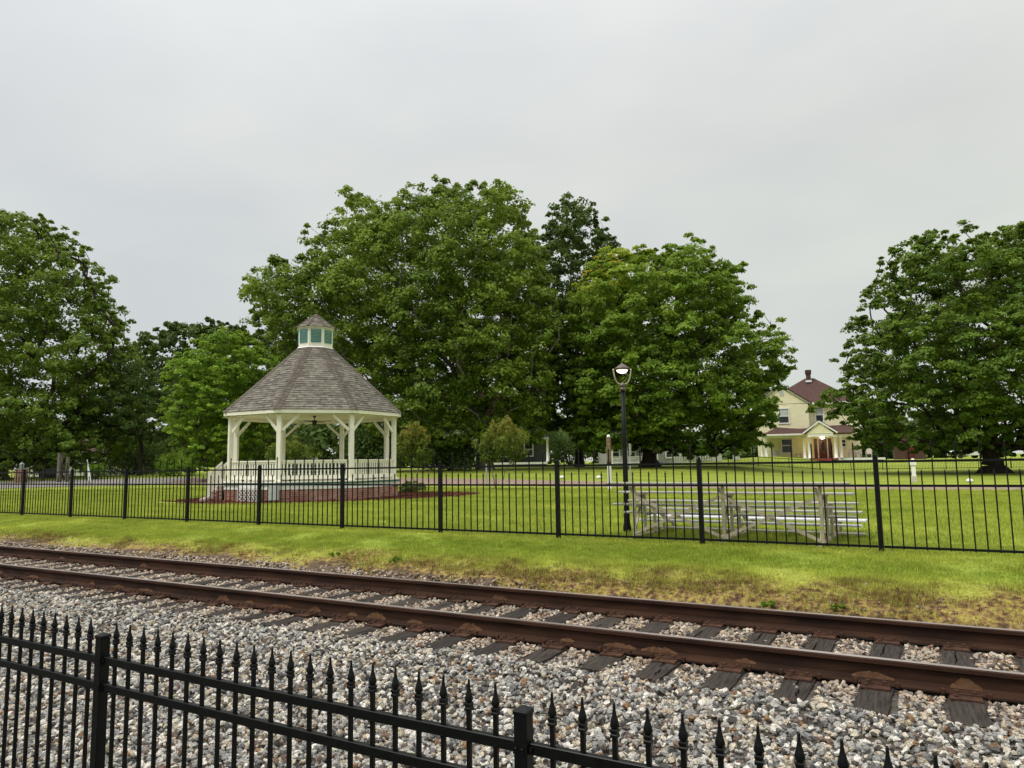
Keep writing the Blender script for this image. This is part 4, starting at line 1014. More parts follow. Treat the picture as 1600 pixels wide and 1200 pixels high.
PT = {
'oak_left':[(-13.2,16.6),(-8.8,21.2),(-5.4,22.4),(-3.5,21.5),(-2.4,22.4),(-1.1,20.9),(0.3,21.0),(0.9,19.1),(2.4,18.3),(2.5,16.4),(3.8,16.4),(3.3,15.1),(4.3,14.2),(4.6,12.7),(5.6,11.6),(5.3,9.0),(5.8,7.4),(5.2,4.9),(5.9,3.3),(5.3,1.6),(4.3,0.4),(-7.4,0.5),(-13.1,2.6)],
'back_dark':[(-8.4,13.4),(-6.7,15.9),(-4.2,17.1),(-2.4,17.7),(0.1,17.9),(2.7,18.1),(5.2,17.3),(8.1,16.9),(10.0,13.1),(9.2,1.6),(-7.8,0.6)],
'bright':[(-3.7,7.3),(-2.3,9.1),(-1.0,10.0),(0.4,10.5),(1.7,10.2),(2.9,9.3),(4.1,7.9),(4.8,5.6),(4.2,2.5),(3.3,0.2),(-1.6,0.4),(-3.3,2.6),(-4.3,3.6),(-3.3,4.4),(-3.9,5.7)],
'big':[(-20.7,15.1),(-19.9,17.2),(-18.7,17.5),(-17.7,16.8),(-17.2,18.1),(-15.3,18.1),(-14.7,18.8),(-14.9,20.2),(-13.8,21.3),(-12.1,20.8),(-12.7,23.4),(-10.2,23.8),(-9.3,22.8),(-7.5,22.6),(-7.3,23.2),(-5.6,23.7),(-4.4,24.5),(-3.4,24.9),(-2.7,24.4),(-1.4,24.4),(-0.4,24.4),(1.5,23.9),(2.6,23.9),(4.0,22.3),(4.9,21.0),(5.6,18.2),(6.6,14.3),(7.1,10.4),(6.1,5.0),(4.7,1.5),(1.3,2.4),(-3.0,1.1),(-6.2,1.5),(-8.9,2.0),(-10.5,5.2),(-13.8,7.4),(-17.0,8.6),(-18.7,11.3),(-19.6,13.6)],
'tall_back':[(-3.2,24.7),(-2.3,27.0),(-0.3,27.6),(1.6,26.3),(3.2,24.6),(4.3,22.6),(4.8,19),(5.2,12),(4.2,3.5),(-6.5,3.5),(-7,12),(-5,19)],
'maple_mid':[(-6.5,16.0),(-5.4,16.8),(-4.0,18.3),(-2.4,18.5),(-0.1,18.6),(2.1,18.7),(3.5,19.3),(4.5,19.1),(5.9,18.1),(6.4,17.3),(8.0,17.4),(8.4,16.0),(8.5,14.6),(8.3,13.5),(10.3,12.9),(10.5,11.5),(11.2,10.7),(12.0,8.2),(11.8,7.4),(9.9,5.4),(10.5,3.7),(9.3,2.6),(9.1,0.8),(4.5,0.5),(-0.8,1.1),(-6.1,1.0),(-7.6,6.1),(-7.0,12.6)],
'maple_right':[(-11.1,5.4),(-10.4,6.4),(-9.6,6.9),(-9.2,8.7),(-8.3,10.0),(-8.2,11.0),(-7.7,11.6),(-7.9,12.1),(-7.2,12.6),(-7.1,14.3),(-6.2,15.8),(-5.6,16.6),(-3.8,17.0),(-2.0,17.0),(-1.4,15.6),(-0.2,17.2),(0.5,17.4),(1.2,17.2),(2.3,17.4),(3.7,16.8),(8.0,14.2),(11.1,9.6),(11.4,4.1),(9.3,1.0),(2.1,0.6),(0.4,0.7),(-2.3,1.1),(-4.9,1.0),(-8.0,1.5),(-9.5,2.2),(-9.3,3.5),(-10.6,3.7)],
'thin_tree':[(-5.4,7.8),(-3.4,9.9),(-0.5,9.9),(2.0,7.7),(2.5,5.1),(1.6,2.5),(-1.5,3.1),(-3.6,2.6),(-4.7,4.7)],
'crape_mid':[(-1.17,2.34),(-0.95,3.02),(-0.17,3.41),(0.45,3.24),(1.21,2.77),(1.76,2.3),(1.66,1.84),(1.19,1.23),(0.41,1.03),(-0.51,1.17),(-1.06,1.66)],
'crape_right':[(-1.28,2.15),(-1.18,3.19),(-0.41,3.6),(0.28,3.38),(0.84,2.64),(0.97,1.94),(0.69,1.36),(-0.07,1.03),(-0.93,1.18)],
'crape_back':[(-1.68,1.66),(-1.36,2.21),(-0.54,2.66),(0.45,2.71),(1.28,2.37),(1.52,1.77),(1.3,0.86),(-0.01,0.55),(-1.43,0.84)]}
G_ = 'large shade trees behind the park'
tree('oak_tree', 'tall open oak tree at the left edge beyond the road', 'tree', (-59.7, 31.6), .62, PT['oak_left'], LM_oak, M_bark_dark, total=110000, size=0.29, rmin=.8, rmax=1.9, depth=.75, trunk_r=.5, fork=3.5, seed=21, clump=(.35, .7), per=36, pack=0.6, group=G_)
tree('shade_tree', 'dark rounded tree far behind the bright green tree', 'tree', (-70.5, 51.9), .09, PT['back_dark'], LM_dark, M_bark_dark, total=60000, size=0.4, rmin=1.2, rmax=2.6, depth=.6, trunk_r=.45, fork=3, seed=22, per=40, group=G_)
tree('elm_tree', 'bright green feathery tree left of the gazebo roof', 'tree', (-42.3, 33.5), .67, PT['bright'], LM_bright, M_bark, total=80000, size=0.2, rmin=.6, rmax=1.3, depth=.85, trunk_r=.2, fork=1.6, seed=23, clump=(.3, .6), per=40, flat=.38, group=G_)
tree('pecan_tree', 'huge spreading tree rising behind the gazebo, the tallest wide crown', 'tree', (-31.7, 51.0), .72, PT['big'], LM_oak, M_bark_pale, total=195000, size=0.3, rmin=.9, rmax=2.0, depth=.7, trunk_r=.6, fork=4.2, seed=24, clump=(.4, .8), per=44, pack=0.56, group=G_, tint_fn=lambda p: .10 * np.sin(p[:, 0] * .5) + .06)
tree('shade_tree', 'narrow dark tree top showing between the huge tree and the rounded maple', 'tree', (-29.0, 64.0), .49, PT['tall_back'], LM_dark, M_bark_dark, total=60000, size=0.34, rmin=.9, rmax=1.8, depth=.9, trunk_r=.4, fork=5, seed=25, per=34, group=G_)
tree('maple_tree', 'rounded maple with yellowing upper leaves behind the street lamp', 'tree', (-19.8, 57.8), .67, PT['maple_mid'], LM_maple, M_bark_dark, total=165000, size=0.3, rmin=.9, rmax=1.9, depth=.85, trunk_r=.55, fork=3.2, seed=26, clump=(.4, .75), per=54, flat=.42, group=G_, flare=2.2, tint_fn=lambda p: .42 * np.clip((p[:, 2] - 11) / 7, 0, 1) * np.clip((3 - p[:, 0]) / 6, 0, 1) + .05 * np.sin(p[:, 0] * 2) + .10 * np.clip((p[:, 2] - 12) / 6, 0, 1))
tree('maple_tree', 'broad deep green maple at the right edge, right of the yellow house', 'tree', (4.2, 59.9), .19, PT['maple_right'], LM_mapler, M_bark_dark, total=200000, size=0.25, rmin=.8, rmax=1.6, depth=.9, trunk_r=.62, fork=2.6, seed=27, clump=(.38, .7), per=54, flat=.40, group=G_, flare=2.4)
tree('understory_tree', 'thin-stemmed dark tree leaning between the oak and the bright tree', 'tree', (-54.8, 35.6), .40, PT['thin_tree'], LM_dark, M_bark_dark, total=16000, size=.20, rmin=.6, rmax=1.3, depth=.8, trunk_r=.16, fork=3.2, seed=28, per=34, group=G_)
GC = 'crape myrtles around the gazebo'
tf = lambda p: .50 * np.clip((p[:, 2] - 1.7) / 1.4, 0, 1) - .02
st5 = [((-.10, 0), (-.28, .05)), ((.02, .05), (.02, .1)), ((.12, -.03), (.35, 0)), ((.0, -.08), (.12, -.25))]
def sprays(poly, seed):
    r_ = random.Random(seed); P_ = np.array(poly); u0, u1 = P_[:, 0].min(), P_[:, 0].max(); z0, z1 = P_[:, 1].min(), P_[:, 1].max(); uc, hw = (u0 + u1) / 2, (u1 - u0) / 2; res = []
    for k in range(26):
        a = k * 2.4 + r_.uniform(-.4, .4); t_ = math.sqrt((k + .5) / 26); zt = z1 - (z1 - z0) * .62 * t_ ** 2.2 * r_.uniform(.7, 1.25); end = np.array([uc + hw * t_ * math.cos(a) * r_.uniform(.8, 1.08), hw * t_ * math.sin(a), zt]); st = np.array([uc * .4 + .2 * t_ * math.cos(a), .2 * t_ * math.sin(a), z0 + r_.uniform(-.1, .3)])
        for q_ in (.42, .6, .76, .9, 1.0):
            p = st + (end - st) * q_; res.append([p[0] + r_.uniform(-.08, .08), p[1] + r_.uniform(-.08, .08), p[2] + r_.uniform(-.05, .05), (.34 - .20 * q_) * r_.uniform(.8, 1.2) * hw / 1.3])
    return np.array(res)
for nm_, lab, b_, s_, tot in (('crape_mid', 'bronze-tipped crape myrtle with pale stems alone on the open lawn', (-17.8, 29.8), 31, 15000), ('crape_right', 'crape myrtle with bronze tips just right of the gazebo', (-23.8, 31.3), 32, 15000), ('crape_back', 'low crape myrtle seen through the gazebo posts', (-28.2, 26.5), 33, 14000)):
    tree('crape_myrtle', lab, 'small tree', b_, 0, PT[nm_], LM_crape, M_bark_light, total=tot, size=.09, rmin=.15, rmax=.42, depth=.9, trunk_r=.035, fork=.95, seed=s_, clump=(.16, .34), per=16, flat=1.2, pack=.62, group=GC, tint_fn=tf, stems=st5, flare=1.2, extra=sprays(PT[nm_], s_))
def bush(name, label, x, y, rw, hh, leafm, seed, total, size, group=None, cat='bush', tf=None):
    r_ = np.random.default_rng(seed); z = h(x, y); t_ = thing(name, label, cat, (x, y, z), 0, group)
    n = 16; lb_ = np.zeros((n, 4)); a = r_.uniform(0, 6.283, n); d_ = np.sqrt(r_.random(n)) * rw * .62
    lb_[:, 0], lb_[:, 1] = np.cos(a) * d_, np.sin(a) * d_; lb_[:, 3] = r_.uniform(.28, .45, n) * min(rw, hh); lb_[:, 2] = r_.uniform(.3, .9, n) * hh * np.sqrt(np.clip(1.05 - (d_ / rw) ** 2, .1, 1)) - .1 * hh
    V_, F_, ti = leaves_on(lb_, total, size, seed + 1, (.25 * min(rw, hh), .45 * min(rw, hh)), 24, .7, tint_fn=tf); V_[:, 2] = np.maximum(V_[:, 2], .01)
    np_mesh('foliage', to_world(V_), F_, leafm, t_, ti)
    mb = MB()
    for k in range(6):
        e_ = lb_[k, :3]; mb.tube([to_world(np.array([[e_[0] * .1, e_[1] * .1, -.05]]))[0], to_world(np.array([[e_[0] * .6, e_[1] * .6, e_[2] * .6]]))[0], to_world(e_[None])[0]], [.02 * hh, .014 * hh, .008 * hh], 5, cap=False)
    mb.build('stem', M_bark, t_)
    return t_
GB = 'shrubs in the mulch bed by the gazebo'
for i, (x, y, rw, hh, lab) in enumerate([(-20.05, 24.6, .30, .34, 'small shrub at the foot of the brick base under the right railing'), (-20.15, 26.0, .5, .50, 'yellow-green shrub at the right corner of the brick base'), (-20.8, 27.0, .55, .62, 'taller leafy shrub right of the gazebo corner'), (-21.3, 28.3, .45, .42, 'low shrub at the right tip of the mulch bed')]):
    bush('shrub', lab, x, y, rw, hh, LM_shrub, 70 + i, 1300, .07, GB, 'shrub')
GL = 'bushes along the far side of the road'
bush('bush', 'rounded green bush between the wooden posts and the thin dark tree', -52.9, 30.9, .95, 1.35, LM_bright, 80, 3500, .10, GL)
bush('bush', 'wide green bush at the foot of the bright tree, left of the gazebo steps', -50.4, 35.8, 2.3, 2.0, LM_bright, 81, 6000, .14, GL)
bush('bush', 'clipped low green bush at the far left end of the road edge', -60.2, 27.6, 1.6, .95, LM_shrub, 82, 4000, .11, GL)
bush('bush', 'pale flowering bush in front of the white house wall on the left', -60.5, 40.5, 2.2, 1.9, LM_shrub, 83, 3500, .14, GL)
# dark understory below the big trees
GU = 'dark understory bushes beneath the trees'
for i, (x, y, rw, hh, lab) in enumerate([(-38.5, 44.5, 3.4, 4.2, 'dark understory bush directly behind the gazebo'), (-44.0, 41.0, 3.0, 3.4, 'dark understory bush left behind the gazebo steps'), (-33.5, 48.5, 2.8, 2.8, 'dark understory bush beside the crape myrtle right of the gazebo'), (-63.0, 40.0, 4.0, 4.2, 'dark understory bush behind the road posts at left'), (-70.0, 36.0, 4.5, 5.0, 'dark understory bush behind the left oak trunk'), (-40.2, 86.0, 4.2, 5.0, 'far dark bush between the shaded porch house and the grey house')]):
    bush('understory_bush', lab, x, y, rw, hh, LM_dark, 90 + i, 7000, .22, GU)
# weeds sprouting in the bare soil
GW = 'bright green weeds in the bare soil past the far rail'
for i, (x, y, rw, lab) in enumerate([(-8.15, 8.62, .13, 'leftmost bright green weed in the bare soil past the far rail'), (-6.9, 8.55, .2, 'spreading green weed on the bare soil left of the bleachers'), (-1.55, 8.18, .13, 'bright green weed touching the far rail, left of the fence post'), (-.85, 8.22, .12, 'bright green weed on the brown soil nearest the right fence post')]):
    bush('weed', lab, x, y, rw, rw * .5, LM_weed, 110 + i, 700, .028, GW, 'weed')
# a far wood closing the view
r_ = np.random.default_rng(77); nl = 420
u = r_.uniform(-92, 75, nl); lb_ = np.stack([u, r_.uniform(0, 14, nl), r_.uniform(.2, 1, nl) ** 1.3 * 8.5 * (1 - .5 * (np.abs(u - 34) < 9)), r_.uniform(1.8, 3.2, nl)], 1)
V_, F_, ti = leaves_on(lb_, 64000, 1.05, 78, (.9, 1.7), 32, .7)
W_ = to_world(V_) + D * 118
W_[:, 2] += .6
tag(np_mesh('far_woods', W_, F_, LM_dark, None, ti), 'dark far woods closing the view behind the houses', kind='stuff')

# ------------------------------------------------------------------ the yellow house
def frame_of(x, y): return math.atan2(-x, y)      # rotation that turns local -y to the photographer's spot
HX, HY = -11.6, 84.9; hz0 = h(HX, HY)
HZ = 1.10
yh = thing('yellow_house', 'pale yellow two-storey house with maroon roof and white porch columns', 'house', (HX, HY, HZ - .45), .15)
SXp, SZp = 15.0, 14.0
def hx(px): return (px - 1250) / SXp
def hzz(py): return (719 - py) / SZp + .45
def hbox(x0, x1, y0, y1, z0, z1): 
    q = MB(); q.box(((x0 + x1) / 2, (y0 + y1) / 2, (z0 + z1) / 2), (x1 - x0, y1 - y0, z1 - z0)); return q
wl = hbox(hx(1180), hx(1265), 2.6, 7, -.6, hzz(630)).build('wall', M_yellow, yh)
wl2 = hbox(hx(1265) + .003, hx(1344), 3.6, 10, -.6, hzz(630)).build('wall', M_yellow, yh)
# clapboards: each course laps the next
def clap(x0, x1, y, z0, z1, nm='siding_board', parent=None, gable=None):
    z = z0; b0 = None
    while z < z1 - .02:
        zt = min(z + .19, z1); xa, xb = x0, x1
        if gable:
            t_ = max(0, (zt - gable[1]) / (gable[2] - gable[1])); xa, xb = max(x0, gable[0] + (x0 - gable[0]) * (1 - t_)), min(x1, gable[0] + (x1 - gable[0]) * (1 - t_))
        if xb - xa > .1:
            q = MB(); q.add([(xa, y - .028, z), (xb, y - .028, z), (xb, y, z), (xa, y, z), (xa, y - .010, zt), (xb, y - .010, zt), (xb, y, zt), (xa, y, zt)], MB.BOXF); q.build(nm, M_yellow, parent)
        z += .19
clap(hx(1180), hx(1265), 2.598, hzz(681), hzz(629), parent=wl)
clap(hx(1268), hx(1344), 3.598, hzz(681), hzz(629), parent=wl2)
clap(hx(1190), hx(1262), 2.598, .5, hzz(684), parent=wl)
# gable of the wing
gx0, gx1, gxm = hx(1176), hx(1267), hx(1221.5); gzb0, gzb1 = hzz(628), hzz(598)
q = MB(); q.prism([(gx0 + .25, 2.6, gzb0), (gx1 - .1, 2.6, gzb0), (gxm, 2.6, gzb1 - .12)], (0, 4.2, 0)); gw = q.build('gable', M_yellow, yh)
clap(gx0 + .25, gx1 - .1, 2.598, gzb0, gzb1 - .15, parent=gw, gable=(gxm, gzb0, gzb1 - .1))
for xa, xb in ((gx0 - .15, gxm), (gx1 + .15, gxm)):
    q = MB(); q.beam((xa, 2.46, gzb0 - .08), (xb, 2.46, gzb1 + .02), .10, .20, up=(0, 0, 1)); q.build('rake_board', M_white, yh)
for xa in (gx0 - .25, gx1 + .25):
    q = MB(); q.prism([(xa, 2.3, gzb0 - .10), (gxm, 2.3, gzb1 + .10), (gxm, 2.3, gzb1 + .22), (xa, 2.3, gzb0 + .04)], (0, 6.0, 0)); q.build('gable_roof', M_maroon, yh)
q = hbox(hx(1220), hx(1227), 2.54, 2.60, hzz(615), hzz(607)); q.build('vent', M_shade, yh)
# hip roof with ridge
zr, ze = hzz(581), hzz(627.5); e0, e1 = hx(1186), hx(1347)
q = MB(); q.add([(e0, 3.1, ze), (e1, 3.1, ze), (e1, 13.5, ze), (e0, 13.5, ze), (hx(1264), 8.0, zr), (hx(1279), 8.0, zr)], [(0, 1, 5, 4), (1, 2, 5), (2, 3, 4, 5), (3, 0, 4), (0, 3, 2, 1)]); rf = q.build('roof', M_maroon, yh)
q = hbox(hx(1267) + .3, e1, 3.0, 3.09, ze - .22, ze + .03); q.build('eave', M_white, yh)
q = hbox(hx(1267), e1, 3.095, 3.59, ze - .25, ze - .22); q.build('soffit', M_white, yh)
q = MB(); q.lathe([(.37, hzz(592)), (.37, hzz(577)), (.44, hzz(575)), (.50, hzz(572)), (.50, hzz(569.5)), (.44, hzz(569.3)), (.44, hzz(568))], (hx(1270), 7.2, 0), 4, math.pi / 4); q.build('chimney', M_chim, rf)
q = hbox(hx(1265), hx(1275), 6.84, 7.56, hzz(589), hzz(585.5)); q.build('chimney_flashing', M_white, rf)
def sash(x0, x1, y, z0, z1, parent, shade=False, mid=None):
    q = MB(); ring(q, x0, x1, z0, z1, .13, y - .06, y + .02); wd = q.build('window', M_white, parent)
    zm = mid or (z0 + z1) / 2
    hbox(x0 + .002, x1 - .002, y + .0, y + .018, z0 + .002, z1 - .002).build('pane', M_glass, wd)
    if shade: hbox(x0 + .04, x1 - .04, y - .012, y - .003, zm, z1 - .06).build('window_shade', M_shade, wd)
    q = hbox(x0, x1, y - .03, y - .004, zm - .04, zm + .04); q.build('sash_bar', M_white, wd)
    return wd
sash(hx(1217.5), hx(1232.5), 2.555, hzz(658.5), hzz(636.5), yh, True, hzz(648))
sash(hx(1277), hx(1287.5), 3.555, hzz(658), hzz(636), yh, True, hzz(647))
sash(hx(1219.5), hx(1235.5), 2.555, hzz(706), hzz(685.5), yh, False, hzz(695))
sash(hx(1313), hx(1320), 3.555, hzz(698), hzz(688), yh, False)
# porch: floor, roof, columns
pz = hzz(716.5)
q = hbox(hx(1184), hx(1372), 0, 3.6, pz - .12, pz); q.build('porch_floor', M_porch_floor, yh)
hbox(hx(1183.5), hx(1264), -.05, -.003, pz - .22, pz + .01).build('porch_skirt', M_white, yh); hbox(hx(1296), hx(1373), -.05, -.003, pz - .22, pz + .01).build('porch_skirt', M_white, yh)
q = hbox(hx(1184.5), hx(1371), .02, 3.55, -.7, pz - .125); q.build('foundation', M_chim, yh)
pr0, pr1 = hzz(665.5), hzz(678)
q = MB(); xl, xr = hx(1190), hx(1330)
q.add([(xl, -.3, pr1), (xr, -.3, pr1), (xr, 3.59, pr0 + .1), (xl + 1.45, 2.59, pr0), (xl + 1.45, 3.59, pr0), (xl, 3.59, pr1), (xl, -.3, pr1 - .03), (xr, -.3, pr1 - .03), (xr, 3.59, pr1 - .03), (xl, 3.59, pr1 - .03)], [(0, 1, 2, 4, 3), (0, 3, 4, 5), (6, 9, 8, 7), (0, 6, 7, 1), (1, 7, 8, 2), (5, 4, 2, 8, 9), (0, 5, 9, 6)]); q.build('porch_roof', M_maroon, yh)
q = hbox(xl, hx(1254), -.36, -.305, pr1 - .16, pr1 + .02); q.build('porch_fascia', M_white, yh)
q = hbox(xl + .1, hx(1331), -.06, .14, pr1 - .42, pr1 - .18); q.build('porch_beam', M_cream, yh)
# portico gable
px0, px1, pxm = hx(1253), hx(1305), hx(1278); pa = hzz(660)
q = MB(); q.prism([(px0 + .35, -1.0, pr1 - .06), (px1 - .35, -1.0, pr1 - .06), (pxm, -1.0, pa - .18)], (0, 3.0, 0)); pg = q.build('portico_gable', M_yellow, yh)
clap(px0 + .35, px1 - .35, -1.002, pr1 - .06, pa - .2, parent=pg, gable=(pxm, pr1 - .06, pa - .15))
for xa in (px0, px1):
    q = MB(); q.beam((xa, -1.1, pr1 - .02), (pxm, -1.1, pa - .02), .12, .17); q.build('rake_board', M_white, yh)
for xa in (px0 - .05, px1 + .05): q = MB(); q.prism([(xa, -1.15, pr1 + .06), (pxm, -1.15, pa + .07), (pxm, -1.15, pa + .15), (xa, -1.15, pr1 + .15)], (0, 3.2, 0)); q.build('portico_roof', M_maroon, yh)
q = hbox(px0 + .5, px1 - .45, -1.0, -.8, pr1 - .36, pr1 - .065); q.build('portico_beam', M_white, yh)
def column(px, y, z1, rad=.13):
    q = MB(); q.lathe([(rad * 1.5, pz), (rad * 1.5, pz + .10), (rad * 1.1, pz + .14), (rad * 1.05, pz + .8), (rad * .85, z1 - .14), (rad * 1.25, z1 - .09), (rad * 1.35, z1)], (hx(px), y, 0), 14); q.build('column', M_white, yh, smooth=True)
for px in (1195, 1254.5, 1310): column(px, .04, pr1 - .42)
column(1187.5, 1.6, pr1 - .3); column(1192, 3.2, pr1 - .3)
for px in (1262, 1301): column(px, -.88, pr1 - .36, .16)
for k in range(3): q = MB(); q.box((hx(1279.5), -1.35 - .28 * k, (pz - .05 - .16 * k) / 2 - .2), (hx(1294) - hx(1265), .28, pz - .05 - .16 * k + .4)); q.build('step', M_redstep, yh)
q = hbox(hx(1262), hx(1304), -1.2, -.003, pz - .16, pz - .004); q.build('portico_floor', M_redstep, yh)
dr = hbox(hx(1278), hx(1291), 3.50, 3.57, pz, hzz(686)).build('door', M_door, yh)
hbox(hx(1271), hx(1276.5), 3.51, 3.57, pz, hzz(685)).build('sidelight', M_door, dr); hbox(hx(1293), hx(1298), 3.51, 3.57, pz, hzz(685)).build('sidelight', M_door, dr)
for px in (1277.2, 1292): hbox(hx(px) - .06, hx(px) + .06, 3.45, 3.57, pz, hzz(684.5)).build('door_frame', M_white, dr)
hbox(hx(1282.5), hx(1287), 3.482, 3.498, pz + .9, hzz(690)).build('pane', M_glass, dr)
q = MB(); q.lathe([(.05, 0), (.05, -.08), (.20, -.12), (.22, -.22), (.10, -.28)], (hx(1282.3), -.2, pr1 - .36), 12); q.build('porch_lamp', M_porch_on, yh, smooth=True)
pl = bpy.data.lights.new('porch_bulb', 'POINT'); pl.energy = 45; pl.color = (1, .68, .36); pl.shadow_soft_size = .15
plo = bpy.data.objects.new('porch_bulb', pl); COL.objects.link(plo); plo.parent = yh; plo.location = (hx(1282.3), .9, pr1 - .75)
def house_pt(px, y, z=pz):
    return yh.matrix_basis @ Vector((hx(px), y, z))
yh.matrix_basis = Matrix.Translation((HX, HY, HZ - .45)) @ Matrix.Rotation(.15, 4, 'Z')
def chair(px, y, label, rz=0.0):
    p = house_pt(px, y); t_ = thing('porch_chair', label, 'chair', p, .15 + rz, 'wicker chairs on the yellow house porch')
    q = MB(); q.box((0, 0, .42), (.58, .56, .07)); q.build('seat', M_wicker, t_)
    q = MB(); q.prism([(-.29, .25, .45), (.29, .25, .45), (.29, .27, .80), (.20, .29, .96), (0, .295, 1.02), (-.20, .29, .96), (-.29, .27, .80)], (0, .05, 0)); q.build('backrest', M_wicker, t_)
    for sx in (-1, 1):
        q = MB(); q.box((sx * .30, 0, .64), (.07, .56, .05)); q.box((sx * .30, -.25, .54), (.05, .05, .18)); q.build('armrest', M_wicker, t_)
        for sy in (-1, 1):
            q = MB(); q.box((sx * .26, sy * .24, .2), (.055, .055, .40)); q.build('leg', M_wicker, t_)
chair(1209.5, 1.5, 'white wicker porch chair left of the lower window, yellow house')
chair(1325.5, 1.4, 'high-backed wicker chair right of the last porch column, yellow house', -.1)
chair(1336.5, 1.6, 'wicker chair in the middle of the right porch group, yellow house', .15)
chair(1352, 1.6, 'rightmost wicker chair on the yellow house porch', -.2)
p = house_pt(1245, 1.6); t_ = thing('porch_table', 'small dark side table on the yellow house porch', 'table', p, .15)
q = MB(); q.box((0, 0, .52), (.6, .5, .05)); q.build('tabletop', M_wood_grey, t_)
for sx in (-1, 1):
    for sy in (-1, 1):
        q = MB(); q.box((sx * .24, sy * .2, .247), (.05, .05, .495)); q.build('leg', M_wood_grey, t_)
# low iron fence before the house
def low_fence(name, label, a, b_, hh, n_post, material, step=.125, zoff=0.0, pw=.018):
    a, b_ = Vector((*a, 0)), Vector((*b_, 0)); t_ = thing(name, label, 'fence', (a.x, a.y, h(a.x, a.y)), 0); o = Vector((a.x, a.y, h(a.x, a.y)))
    d = b_ - a; ln = d.length; ang = math.atan2(d.y, d.x)
    def P_(t, z): q_ = a + d * t; return Vector((q_.x, q_.y, h(q_.x, q_.y) + z + zoff)) - o
    p0 = None
    for k in range(n_post + 1):
        q = MB(); q.box((0, 0, hh / 2), (.06, .06, hh + .1)); 
        if p0 is None: p0 = q.build('post', material, t_, P_(0, 0))
        else: inst(p0, t_, P_(k / n_post, 0))
    for k in range(n_post):
        q = MB()
        for z in (hh - .06, .12): q.beam(P_(k / n_post, z), P_((k + 1) / n_post, z), .03, .04)
        q.build('fence_rail', material, t_)
    q = MB(); n = int(ln / step)
    for k in range(n):
        p = P_((k + .5) / n, hh / 2); q.box(p, (pw, pw, hh + .02), ang)
    tag(q.build('picket', material, t_), kind='stuff')
    return t_
low_fence('iron_fence', 'low black iron fence on the lawn in front of the yellow house', (-15.5, 67.0), (14.0, 79.5), .90, 12, M_black_far)

# ------------------------------------------------------------------ houses half hidden behind the trees
def place(px_u, s):   # point at lateral u (m) and distance s along the view
    v = E * px_u + D * s; return float(v[0]), float(v[1])
x, y = place(-4.6, 84); z = .95
ph = thing('porch_house', 'shaded house with white porch columns behind the huge tree', 'house', (x, y, z), YAW - .03)
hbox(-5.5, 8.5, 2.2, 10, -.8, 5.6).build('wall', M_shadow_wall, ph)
q = MB(); q.prism([(-6.2, 1.8, 5.6), (9.2, 1.8, 5.6), (1.5, 1.8, 9.6)], (0, 9, 0)); q.build('roof', M_chim, ph)
hbox(-5.6, 8.6, -.2, 2.2, .18, .42).build('porch_floor', M_white, ph); hbox(-5.5, 8.5, -.1, 2.2, -.8, .18).build('foundation', M_chim, ph)
hbox(-5.8, 8.8, -.5, 2.2, 3.05, 3.28).build('porch_roof', M_greywall, ph)
q = MB(); q.prism([(-3.6, -.55, 3.29), (.2, -.55, 3.29), (-1.7, -.55, 4.5)], (0, 2.7, 0)); q.build('porch_gable', M_greywall, ph)
for xx in (-2.4, .2, 4.4, 8.6):
    q = MB(); q.lathe([(.19, .42), (.19, .55), (.14, .6), (.115, 2.9), (.18, 2.95), (.18, 3.05)], (xx, 0, 0), 12); q.build('column', M_white, ph, smooth=True)
for xx in (-4.3, .9, 3.6, 6.4): sash(xx - .45, xx + .45, 2.15, 1.2, 2.7, ph)
x, y = place(15.8, 84); z = .80
gh = thing('grey_house', 'pale grey house with white porch railing behind the rounded maple', 'house', (x, y, z), YAW + .05)
hbox(-4.4, 4.6, 2.0, 9, -.8, 4.2).build('wall', M_greywall, gh)
q = MB(); q.prism([(-5, 1.4, 4.2), (5.2, 1.4, 4.2), (.1, 1.4, 7.4)], (0, 8.2, 0)); q.build('roof', M_chim, gh)
hbox(-4.5, 1.2, -.1, 2.0, .0, .22).build('porch_floor', M_white, gh); hbox(-4.4, 1.1, 0, 2.0, -.8, -.003).build('foundation', M_chim, gh)
hbox(-4.7, 1.4, -.4, 2.0, 2.62, 2.84).build('porch_roof', M_white, gh)
for xx in (-4.3, -2.7, -.6, 1.0): hbox(xx - .1, xx + .1, -.02, .18, .22, 2.62).build('column', M_white, gh)
q = MB(); q.box((-1.65, .08, 1.02), (5.3, .06, .08)); q.box((-1.65, .08, .34), (5.3, .05, .08))
rl = q.build('porch_railing', M_white, gh); q = MB()
for k in range(42): q.box((-4.2 + k * .124, .08, .68), (.045, .04, .60))
tag(q.build('baluster', M_white, rl), kind='stuff')
for xx in (-3.5, -1.6, .3, 3.0): sash(xx - .4, xx + .4, 1.95, .9, 2.3, gh)
# white picket run to its right, and a white panel pair by the maple trunk
xa, ya = place(17.2, 78); xb, yb = place(21.6, 78)
low_fence('picket_fence', 'short white picket fence right of the grey house porch', (xa, ya), (xb, yb), .95, 3, M_white, step=.17, zoff=.05, pw=.08)
for i, (uu, wv, lab) in enumerate(((20.9, .95, 'white bench-high panel left of the maple trunk'), (22.9, .62, 'white panel right of the maple trunk'))):
    x, y = place(uu, 74); t_ = thing('white_planter_box', lab, 'planter', (x, y, h(x, y)), YAW)
    q = MB(); q.box((0, 0, .42), (wv, .4, .78)); q.build('box', M_white, t_, bevel=.02)
    q = MB(); q.box((0, 0, .83), (wv + .08, .48, .05)); q.build('rim', M_white, t_)
